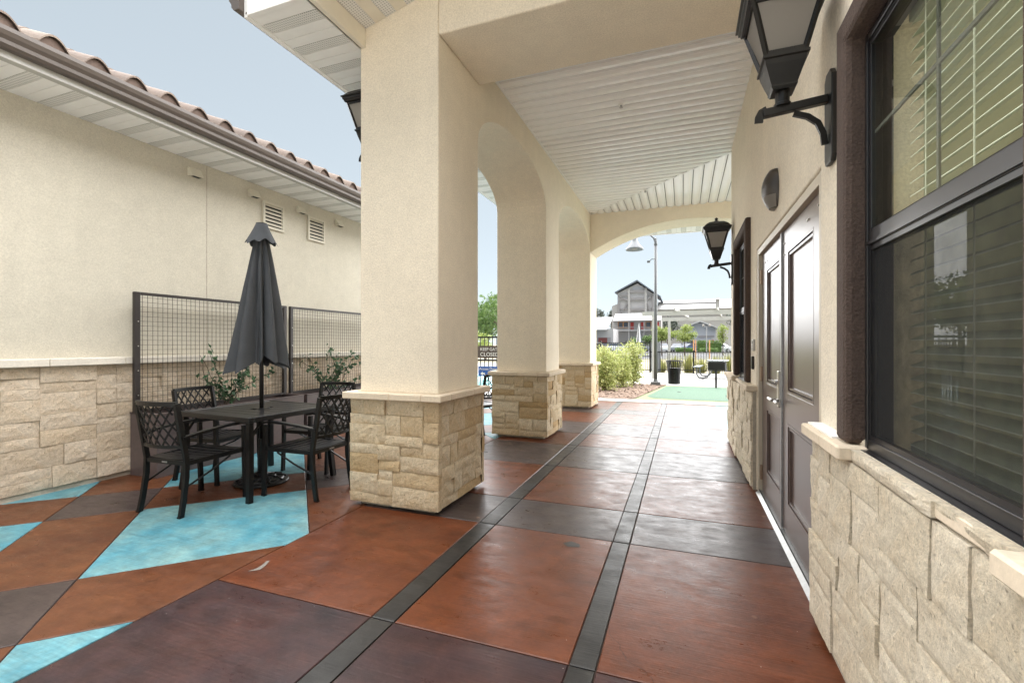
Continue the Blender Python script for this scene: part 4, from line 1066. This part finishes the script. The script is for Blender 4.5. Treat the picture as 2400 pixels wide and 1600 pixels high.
def leaf_mass(V, F, c, rad, n, size, rg, shell=.55, aspect=.55):
    c = Vector(c); rad = Vector(rad)
    for k in range(n):
        d = rvec(rg); r_ = (shell + (1-shell)*rg.random())*(1 if rg.random() < .8 else .6)
        p = c + Vector((d.x*rad.x, d.y*rad.y, d.z*rad.z))*r_
        ld = (d*.6 + rvec(rg)).normalized(); leafquad(V, F, p, ld, rvec(rg), size*rg.uniform(.6, 1.3), size*aspect*rg.uniform(.7, 1.2), .15)
def shrub(label, x, y, w, h_, seed, mat='leaf_bush', size=.075, n=3600):
    rg = random.Random(seed); t = thing('shrub', label, 'shrub', (x, y, .02), 0, 'leafy shrubs in the mulch bed'); V, F = [], []; st = MB()
    for k in range(15):
        a = rg.uniform(0, 6.28); q = rg.uniform(0, .75)*w; top = Vector((math.cos(a)*q, math.sin(a)*q, h_*rg.uniform(.6, 1.0) - .12*q))
        mid = top*.5 + Vector((rg.uniform(-.06,.06), rg.uniform(-.06,.06), .05)); st.tube([(rg.uniform(-.05,.05), rg.uniform(-.05,.05), 0), mid, top], [.012, .008, .003], 5)
        for p, rr in ((top - Vector((0,0,.12)), .17), (mid + Vector((0,0,.1)), .22), (mid*.75, .21), (mid*.4 + Vector((top.x*.4, top.y*.4, 0)), .2)):
            leaf_mass(V, F, p, (rr*w/.45, rr*w/.45, rr*1.15), n//60, size, rg, .2)
    st.build('stems', 'bark', t); raw('foliage', [tuple(v) for v in V], F, mat, t)
shrub('leafy variegated shrub nearest the far pillar', -2.1, 13.3, .62, 1.28, 2)
shrub('leafy shrub in the middle of the mulch bed', -1.75, 14.4, .60, 1.22, 5)
shrub('tallest leafy shrub, beside the lamp post', -1.52, 15.4, .50, 1.42, 7)
shrub('leafy shrub at the back of the mulch bed by the fence', -2.5, 15.2, .62, 1.25, 12)
def tree(label, x, y, h_, w, seed, mat, n=1500, size=.22, group=None, trunk=.10, ch=None, name='tree'):
    rg = random.Random(seed); t = thing(name, label, 'tree', (x, y, -.04), 0, group); st = MB(); V, F = [], []
    ch = ch or h_*.62; zc = h_ - ch/2
    st.tube([(0,0,0), (rg.uniform(-.1,.1)*w*.3, 0, (h_-ch)*.7), (0, rg.uniform(-.1,.1)*w*.3, zc), (0,0,h_*.9)], [trunk, trunk*.8, trunk*.55, trunk*.15], 8)
    cl_ = []
    for k in range(16):
        d = rvec(rg); p = Vector((d.x*w*.36, d.y*w*.36, zc + d.z*ch*.36)); cl_.append(p)
        st.tube([(0, 0, max(h_-ch, zc - ch*.3)), (p.x*.5, p.y*.5, (p.z + zc)/2 - .05*ch), p], [trunk*.4, trunk*.25, trunk*.06], 5)
    for p in cl_: leaf_mass(V, F, p, (w*.21, w*.21, ch*.20), n//16, size, rg, .25)
    st.build('trunk', 'bark', t); raw('crown', [tuple(v) for v in V], F, mat, t); return t
tree('dark green tree beyond the pool gate', -15.6, 36, 4.7, 4.2, 3, 'leaf_tree', 2600, .24)
tree('pale green low tree in front of the dark one beyond the pool gate', -14.6, 31, 2.9, 3.6, 4, 'leaf_pale', 1800, .2, ch=2.2)
tree('broad green tree beyond the pool, left of the others', -19.0, 30, 5.2, 5.5, 6, 'leaf_tree', 2600, .26)
tree('rounded green tree across the pool behind the fence', -10.5, 27, 4.6, 4.4, 16, 'leaf_tree', 2600, .24)
tree('yellow-green street tree behind the lamp post', -2.3, 56, 3.45, 3.0, 9, 'leaf_pale', 2000, .22, 'young street trees', .07, ch=1.7)
tree('yellow-green street tree left of the small gabled house', .15, 57, 3.75, 2.8, 10, 'leaf_pale', 2000, .22, 'young street trees', .07, ch=2.1)
tree('thin reddish tree at the far right beside the house', 4.4, 60, 3.9, 1.3, 19, 'leaf_pale', 700, .2, 'young street trees', .07, ch=2.4)
for k, (x, y, z, w) in enumerate([(-25.6, 150, 12.9, 4.2), (-22.0, 155, 12.6, 4.0), (-28.5, 152, 12.0, 5.0)]):
    tree(('leftmost of the dark hillside trees', 'dark hillside tree nearest the tall barn', 'tree')[k] if k < 2 else 'dark hillside tree hidden behind the far pillar', x, y, z, w, 30+k, 'leaf_far', 700, .6, 'dark trees on the hillside', .25, ch=6)
# ornamental grass outside the fence
def grass(label, x, y, h_, seed):
    rg = random.Random(seed); t = thing('grass_clump', label, 'grass', (x, y, -.04), 0, 'ornamental grass clumps behind the fence'); V, F = [], []
    for k in range(260):
        a = rg.uniform(0, 6.28); q = rg.uniform(0, .38); b = Vector((math.cos(a)*q*.5, math.sin(a)*q*.5, 0)); l = h_*rg.uniform(.5, 1.05)
        tip = b + Vector((math.cos(a)*q*1.3, math.sin(a)*q*1.3, l)); w = Vector((-math.sin(a), math.cos(a), 0))*.012; o = len(V); mid = (b+tip)/2 + Vector((0,0,l*.12))
        V += [b-w, b+w, mid+w*.8, mid-w*.8, tip]; F += [(o,o+1,o+2,o+3), (o+3,o+2,o+4)]
    raw('blades', [tuple(v) for v in V], F, 'grass_blade', t)
gx = [-1.0, -.35, .25, .8, 1.4, 2.0, 2.6, 3.2]
for k, x in enumerate(gx):
    grass(('first', 'second', 'third', 'fourth', 'fifth', 'sixth', 'seventh', 'eighth')[k] + ' grass clump from the lamp post behind the low fence', x, 23.3 + (k % 2)*.5, .75 + .12*((k*7) % 3), 60+k)
# lamp post
t = thing('lamp_post', 'tall dark lamp post with a bell-shaped lamp on a curved arm', 'lamp post', (-.83, 15.65, 0))
MB().cbox(-.15, .15, -.15, .15, .0, .125, .012).build('footing', 'post_grey', t)
MB().tube([(0,0,.12), (0,0,2.4), (0,0,4.68)], [.058, .052, .045], 16).build('pole', 'post_grey', t, smooth=True)
MB().lathe([(.075,.125), (.07,.17), (.06,.20)], (0,0,0), 16).build('base_collar', 'post_grey', t)
MB().lathe([(.055,4.50), (.06,4.55), (.05,4.60), (.035,4.72), (.0,4.75)], (0,0,0), 14).build('pole_cap', 'post_grey', t)
MB().tube([(0,0,4.55), (-.06,0,4.74), (-.18,0,4.86), (-.36,0,4.93), (-.55,0,4.95), (-.64,0,4.92), (-.66,0,4.84)], .025, 10).build('arm', 'post_grey', t, smooth=True)
MB().lathe([(.07,4.86), (.085,4.82), (.085,4.70), (.11,4.66), (.17,4.56), (.26,4.46), (.285,4.40), (.275,4.40), (.16,4.54), (.0,4.60)], (-.66,0,0), 24).build('shade', 'lamp_grey', t, smooth=True)
MB().lathe([(.10,4.43), (.10,4.445), (.0,4.45)], (-.66,0,0), 16).build('lens', 'glass_frost', t)
MB().path([(0,-.05,4.05), (-.12,-.05,4.06), (-.18,-.05,4.0)], .02, .02).build('camera_bracket', 'post_grey', t); MB().box(-.26, -.16, -.09, -.02, 3.95, 4.01).build('camera_body', 'post_grey', t)
# litter bin
t = thing('litter_bin', 'black slatted litter bin on the patio edge', 'bin', (-.28, 16.5, 0))
for k in range(22):
    a = 2*math.pi*k/22; ca, sa = math.cos(a), math.sin(a)
    MB().path([(.19*ca,.19*sa,.03), (.20*ca,.20*sa,.35), (.225*ca,.225*sa,.62), (.268*ca,.268*sa,.78)], .034, .006, (ca, sa, 0.01)).build('slat', 'black_metal', t)
MB().lathe([(.262,.755), (.278,.765), (.278,.785), (.262,.79), (.255,.775)], (0,0,0), 28).build('rim', 'black_metal', t); MB().lathe([(.19,.02), (.20,.02), (.20,.06), (.19,.06)], (0,0,0), 28).build('base_ring', 'black_metal', t)
MB().lathe([(.16,.05), (.17,.06), (.19,.52), (.18,.53), (.0,.53)], (0,0,0), 20).build('liner', 'black_metal', t)
# grill on a post
t = thing('park_grill', 'black box grill on a single post beside the putting green', 'grill', (.93, 15.25, 0))
MB().tube([(0,0,0), (0,0,.55)], .03, 12).build('post', 'black_metal', t)
m = MB().box(-.23, .23, -.17, .17, .55, .565).box(-.23, .23, -.17, -.158, .565, .79).box(-.23, -.218, -.158, .17, .565, .79).box(.218, .23, -.158, .17, .565, .79).build('fire_box', 'black_metal', t)
for k in range(9): MB().tube([(-.2+k*.05,-.15,.74), (-.2+k*.05,.15,.74)], .006, 6).build('grate_bar', 'black_metal', t)
for sx in (-1, 1): MB().tube([(sx*.23,-.1,.765), (sx*.29,-.1,.765), (sx*.29,-.02,.765)], .009, 6).build('handle', 'black_metal', t)
# picnic table
t = thing('picnic_table', 'dark green picnic table with curved tube legs behind the grill', 'picnic table', (1.28, 19.8, 0), R(84))
for k in range(4): MB().box(-.95, .95, -.37+k*.19, -.37+k*.19+.17, .67, .70).build('top_plank', 'green_plastic', t)
for s_ in (-1, 1):
    for q in (0, 1): MB().box(-.95, .95, s_*.72-.13+q*.135, s_*.72-.13+q*.135+.125, .43, .46).build('seat_plank', 'green_plastic', t)
for x in (-.7, .7): MB().tube([(x,-.72,.43), (x,-.72,.16), (x,-.64,.05), (x,-.5,.03), (x,-.36,.06), (x,-.28,.2), (x,-.26,.66), (x,.26,.66), (x,.28,.2), (x,.36,.06), (x,.5,.03), (x,.64,.05), (x,.72,.16), (x,.72,.43)], .026, 8).build('tube_leg', 'post_grey', t)
# pergola
t = thing('pergola', 'pale flat-topped pergola over the patio', 'pergola', (0, 0, 0))
for x, y in ((-1.07,18.8), (-.62,23.0+.3), (6.0,18.2), (6.4,22.9)): MB().box(x-.06, x+.06, y-.06, y+.06, 0, 2.42).build('post', 'pergola_paint', t)
MB().bar((-1.5,18.82,2.50), (7.0,18.1,2.50), .10, .17).build('beam', 'pergola_paint', t); MB().bar((-.95,23.32,2.50), (7.2,22.8,2.50), .10, .17).build('beam', 'pergola_paint', t)
for k in range(5): x = -.2 + k*1.45; MB().bar((x-.1,18.4,2.64), (x+.42,23.6,2.64), .05, .10).build('rafter', 'pergola_paint', t)
# pool lounger
t = thing('pool_lounger', 'white sling lounger on the pool deck behind the fence', 'lounger', (-4.3, 14.6, 0), R(20))
for s_ in (-1, 1):
    MB().tube([(s_*.32,-.95,.32), (s_*.32,.35,.32), (s_*.32,.95,.80)], .018, 8).build('side_rail', 'canvas_white', t)
    for y in (-.75, .25): MB().tube([(s_*.32,y,.32), (s_*.32,y-.08,0)], .018, 8).build('leg', 'canvas_white', t)
raw('sling', [(-.31,-.94,.33),(.31,-.94,.33),(.31,.35,.32),(-.31,.35,.32),(.31,.94,.80),(-.31,.94,.80)], [(0,1,2,3),(3,2,4,5)], 'canvas_white', t)

# ================================================================== FAR BUILDINGS, CARS
def win(parent, x0, x1, y, z0, z1, frame, glass='dark_glass', fw=.12):
    w = MB().box(x0-fw, x0, y-.08, y, z0-fw, z1+fw).box(x1, x1+fw, y-.08, y, z0-fw, z1+fw).box(x0, x1, y-.08, y, z1, z1+fw).box(x0, x1, y-.08, y, z0-fw, z0).build('window', frame, parent)
    MB().box(x0, x1, y-.03, y, z0, z1).build('pane', glass, w)
b = thing('barn_tower', 'tall grey timber-framed gabled barn in the distance', 'barn', (-11, 120, 0))
def T(m_): return m_
x0, x1, pk = -4.6, 4.3, .25
MB().prism([(x0,0),(x1,0),(x1,13.6),(pk,16.5),(x0,14.2)], 1, 0, 16).build('wall', 'siding_grey', b)
MB().add([(x0-.6,-.8,14.15),(pk,-.8,16.95),(pk,16.6,16.95),(x0-.6,16.6,14.15),(x0-.6,-.8,14.45),(pk,-.8,17.3),(pk,16.6,17.3),(x0-.6,16.6,14.45)], [(0,1,5,4),(1,2,6,5),(2,3,7,6),(3,0,4,7),(4,5,6,7),(3,2,1,0)]).build('roof_slope', 'roof_edge', b)
MB().add([(x1+1.6,-.8,12.7),(pk,-.8,16.95),(pk,16.6,16.95),(x1+1.6,16.6,12.7),(x1+1.6,-.8,13.0),(pk,-.8,17.3),(pk,16.6,17.3),(x1+1.6,16.6,13.0)], [(0,4,5,1),(1,5,6,2),(2,6,7,3),(3,7,4,0),(4,7,6,5),(0,1,2,3)]).build('roof_slope', 'roof_edge', b)
for x in (-4.3, -1.75, 2.3, 4.05): MB().box(x-.28, x+.28, -.35, -.01, 0, 13.4 if abs(x) > 3 else 15.2).build('post', 'timber_grey' if abs(x) > 3 else 'siding_white', b)
for z in (10.0, 12.6, 14.5): MB().box(-1.45, 2.0, -.32, -.012, z-.3, z+.3).build('beam', 'timber_grey', b)
for z in (8.7, 10.2, 12.6, 13.6):
    for a, c in ((-4.0, -2.05), (2.6, 3.75)): MB().box(a, c, -.30, -.013, z-.16, z+.16).build('side_beam', 'timber_grey', b)
for a, c in (((-4.0,8.8),(-2.1,11.6)), ((-4.0,13.4),(-2.1,12.2)), ((3.75,8.8),(2.6,11.4)), ((3.75,13.3),(2.6,12.4))): MB().bar((a[0],-.2,a[1]), (c[0],-.2,c[1]), .3, .3).build('brace', 'timber_grey', b)
win(b, -.9, 1.4, -.012, 14.95, 15.75, 'siding_white', 'siding_blue')
MB().prism([(-6.1,0),(x0,0),(x0,11.6),(-6.1,11.0)], 1, .5, 12).build('lean_to', 'siding_white', b)
b = thing('balcony_building', 'pale two-storey building with red doors along its balcony', 'building', (-10, 105, 0))
MB().box(-4.5, 5.6, 0, 6, -.05, 6.6).build('wall', 'siding_white', b)
MB().prism([(-1.6,6.45),(2.5,8.2),(6.2,8.2),(6.2,6.6),(-1.5,6.35)], 0, -4.45, 5.4).build('roof', 'roof_white', b)
MB().box(-4.6, 5.7, -1.5, 0, 4.15, 4.4).build('balcony_floor', 'siding_white', b); MB().box(-4.5, 5.6, -1.45, -1.40, 5.0, 5.1).build('balcony_rail', 'timber_grey', b)
for k in range(34): MB().box(-4.5+k*.3-.02, -4.5+k*.3+.02, -1.44, -1.41, 4.4, 5.0).build('baluster', 'siding_white', b)
for a, c in ((-3.45,-2.55), (-2.3,-1.4), (2.45,3.4), (3.75,4.6)): win(b, a, c, -.001, 4.95, 6.1, 'orange_timber')
for a in (-.87, 1.35, 5.0-.35): MB().box(a, a+.7, -.06, -.001, 4.42, 6.08).build('door', 'red_paint', b)
for x in (-4.3, -1.1, 2.1, 5.3): MB().box(x-.08, x+.08, -1.45, -1.3, -.05, 6.4).build('post', 'siding_white', b)
for x in (-3.6, -.6, 3.3): MB().box(x, x+1.0, -.05, -.001, .3, 1.7).build('opening', 'timber_grey', b)
b = thing('low_shed', 'low pale-roofed shed left of the balcony building', 'building', (-17, 95, 0))
MB().box(-4, 3.8, 0, 8, -.05, 4.4).build('wall', 'siding_white', b); MB().prism([(-.8,4.35),(8,7.2),(8,6.9),(-.8,4.1)], 0, -4.5, 2.6).build('roof', 'roof_white', b); MB().box(.6, 3.3, -.06, -.001, 0, 2.7).build('garage_opening', 'timber_grey', b); MB().box(.8, 2.6, -.12, -.062, 1.5, 2.6).build('banner', 'brown_brick', b)
b = thing('long_hall', 'long white-roofed hall behind the pergola', 'building', (2.5, 130, 0))
MB().box(-9, 12, 0, 14, -.05, 10.6).build('wall', 'siding_white', b); MB().prism([(-1,10.5),(7,13.4),(15,10.5),(15,10.3),(7,13.1),(-1,10.3)], 0, -9, 12).build('roof', 'roof_white', b)
MB().box(-8.2, 5.3, -1.1, -.9, 11.6, 12.05).build('eave_shadow', 'timber_grey', b)  # dark strip painted in for the shadow along the roof edge
MB().box(5.3, 6.2, -.9, .1, 10.6, 12.6).prism([(-1.2,12.6),(.4,12.6),(.4,13.0),(-1.2,12.75)], 0, 5.2, 6.3).build('cupola', 'siding_white', b)
b = thing('gabled_house', 'small blue-grey gabled house at the far right', 'house', (2.9, 95, 0))
MB().prism([(-2.9,-.05),(2.8,-.05),(2.8,4.3),(0,5.4),(-2.9,4.3)], 1, 0, 8).build('wall', 'siding_blue', b)
MB().prism([(-3.4,4.1),(.1,5.5),(3.6,4.05),(3.6,4.3),(.1,5.8),(-3.4,4.4)], 1, -.5, 8.3).build('roof', 'roof_white', b)
MB().box(-.2, 2.6, -.06, -.001, 2.55, 2.95).build('fascia_sign', 'timber_grey', b); MB().box(2.05, 2.75, -.07, -.0015, -.05, 2.5).build('porch', 'siding_white', b); MB().box(2.15, 2.5, -.1, -.071, 1.4, 2.1).build('poster', 'red_paint', b)
for a in (-2.2, -.3): win(b, a, a+1.1, -.002, .9, 2.0, 'siding_white', fw=.08)
def hedge(label, x, y, w, h_, seed, n=1500):
    rg = random.Random(seed); t = thing('hedge', label, 'hedge', (x, y, -.04), 0); V, F = [], []
    for k in range(n):
        d = rvec(rg); p = Vector((rg.uniform(-w/2, w/2), rg.uniform(-.5,.5), h_*rg.uniform(.05, 1)**.6)); leafquad(V, F, p, (d+Vector((0,0,.4))).normalized(), rvec(rg), .18, .11)
    raw('foliage', [tuple(v) for v in V], F, 'leaf_tree', t); MB().box(-w/2+.1, w/2-.1, -.35, .35, 0, h_*.8).build('core', 'leaf_tree', t)
tree('dark tree behind the long hall at the far right', 12.5, 118, 9.5, 6.5, 41, 'leaf_far', 900, .6, 'dark trees behind the buildings', .2, ch=6)
tree('dark tree between the barn and the long hall', -3.2, 112, 7.4, 5.0, 43, 'leaf_far', 900, .55, 'dark trees behind the buildings', .2, ch=5)
for k, x in enumerate((-8.2, -6.4, -4.9)):
    tree(('left', 'middle', 'right')[k] + ' of three small trees before the balcony building', x, 90 - k, 2.6 + .3*k, 2.2, 90 + k, 'leaf_tree', 700, .25, 'small trees before the balcony building', .08, ch=1.9)
hedge('clipped hedge below the gabled house', 3.9, 80, 3.7, 1.9, 71); hedge('low hedge along the car park in front of the cars', .2, 75, 2.6, .75, 72, 900); hedge('low hedge right of the stakes by the car park', 3.6, 75, 2.4, .7, 73, 900)
def car(label, x, y, rz, paint):
    t = thing('parked_car', label, 'car', (x, y, -.03), rz, 'cars in the car park')
    V = []; sec_ = [(-2.1,.45,.72,.78), (-2.05,.30,.90,.85), (-1.2,.25,.98,.88), (-.55,.25,1.0,.88), (.9,.25,1.02,.88), (1.7,.25,.98,.87), (2.1,.35,.85,.80)]
    for y_, zb, zt_, w in sec_:
        V += [(-w,y_,zb), (-w,y_,zb+(zt_-zb)*.6), (-w*.93,y_,zt_), (w*.93,y_,zt_), (w,y_,zb+(zt_-zb)*.6), (w,y_,zb)]
    F = [(0,1,2,3,4,5), tuple(reversed([36+k for k in range(6)]))] + [(6*i+k, 6*i+6+k, 6*i+6+(k+1)%6, 6*i+(k+1)%6) for i in range(6) for k in range(6)]
    MB().add(V, F).build('body', paint, t, smooth=False)
    MB().add([(-.80,-1.1,1.0),(.80,-1.1,1.0),(.62,-.35,1.47),(-.62,-.35,1.47),(-.82,1.75,1.0),(.82,1.75,1.0),(.62,1.15,1.46),(-.62,1.15,1.46)], [(0,1,2,3),(4,7,6,5),(0,3,7,4),(1,5,6,2),(3,2,6,7)]).build('cabin_glass', 'dark_glass', t)
    MB().box(-.60, .60, -.33, 1.13, 1.462, 1.49).build('roof_panel', paint, t)
    for sx in (-1, 1):
        for y_ in (-1.3, 1.35):
            w = MB().tube([(sx*.68,y_,.32), (sx*.90,y_,.32)], .32, 14).build('wheel', 'tyre', t); MB().tube([(sx*.895,y_,.32), (sx*.91,y_,.32)], .19, 12).build('rim', 'aluminium', w)
        MB().box(sx*.62-.14, sx*.62+.14, -2.12, -2.06, .62, .74).build('headlight', 'glass_clear', t); MB().box(sx*.66-.12, sx*.66+.12, 2.06, 2.12, .68, .82).build('tail_light', 'red_paint', t)
    return t
cw = car('white car parked right behind the lamp post', -3.25, 84, R(10), 'car_white')
for lb, x, y, rz, pt in (('grey car parked behind the pergola post', -.95, 85, R(-8), 'car_grey'), ('dark blue car parked left of the wooden stakes', .75, 87, R(0), 'car_blue'), ('dark blue car parked in front of the clipped hedge', 2.6, 84, R(60), 'car_blue'), ('white car parked at the far right', 5.7, 82, R(70), 'car_white'), ('grey car parked below the balcony building', -7.6, 88, R(85), 'car_grey'), ('white car parked left of the closed striped umbrella', -11.4, 88, R(80), 'car_white'), ('dark blue car parked at the foot of the shed', -14.8, 89, R(85), 'car_blue')):
    car(lb, x, y, rz, pt)
for x, lb in ((1.02, 'left wooden tree stake beyond the low fence'), (1.22, 'right wooden tree stake beyond the low fence'), (2.55, 'lone wooden stake at the far right beyond the fence')):
    s = MB().tube([(0,0,-.05), (0,0,1.55)], [.032, .028], 8).build('tree_stake', 'orange_timber'); s.location = (x*.52, 27, 0); tag(s, lb, 'stake', 'wooden tree stakes')
def street_lamp(label, x, y, h_):
    t = thing('street_lamp', label, 'street lamp', (x, y, 0), 0, 'twin-globe street lamps'); MB().tube([(0,0,0),(0,0,h_)], [.06,.04], 8).build('pole', 'siding_white', t); MB().bar((-.38,0,h_), (.38,0,h_), .04, .05).build('cross_arm', 'siding_white', t)
    for sx in (-1, 1): MB().lathe([(.03,0),(.10,.05),(.13,.15),(.09,.26),(.0,.29)], (sx*.36,0,h_+.02), 12).build('globe', 'glass_frost', t)
street_lamp('twin-globe street lamp in front of the gabled house', 2.62, 60, 3.4); street_lamp('twin-globe street lamp at the far right edge', 5.2, 62, 3.2)
t = thing('striped_umbrella', 'closed navy and white striped umbrella beyond the shrubs', 'umbrella', (-3.45, 40, 0)); MB().tube([(0,0,0),(0,0,3.05)], .025, 8).build('pole', 'siding_white', t)
for k in range(8):
    a0, a1 = 2*math.pi*k/8, 2*math.pi*(k+1)/8; V = []
    for f in range(7):
        q = f/6; r_ = .03 + .20*q - .10*max(0, q-.8)
        for a in (a0, a1): V.append((r_*math.cos(a), r_*math.sin(a), 3.0 - 1.55*q))
    raw('canopy_panel', V, [(2*i, 2*i+2, 2*i+3, 2*i+1) for i in range(6)], 'stripe_navy' if k % 2 else 'canvas_white', t)
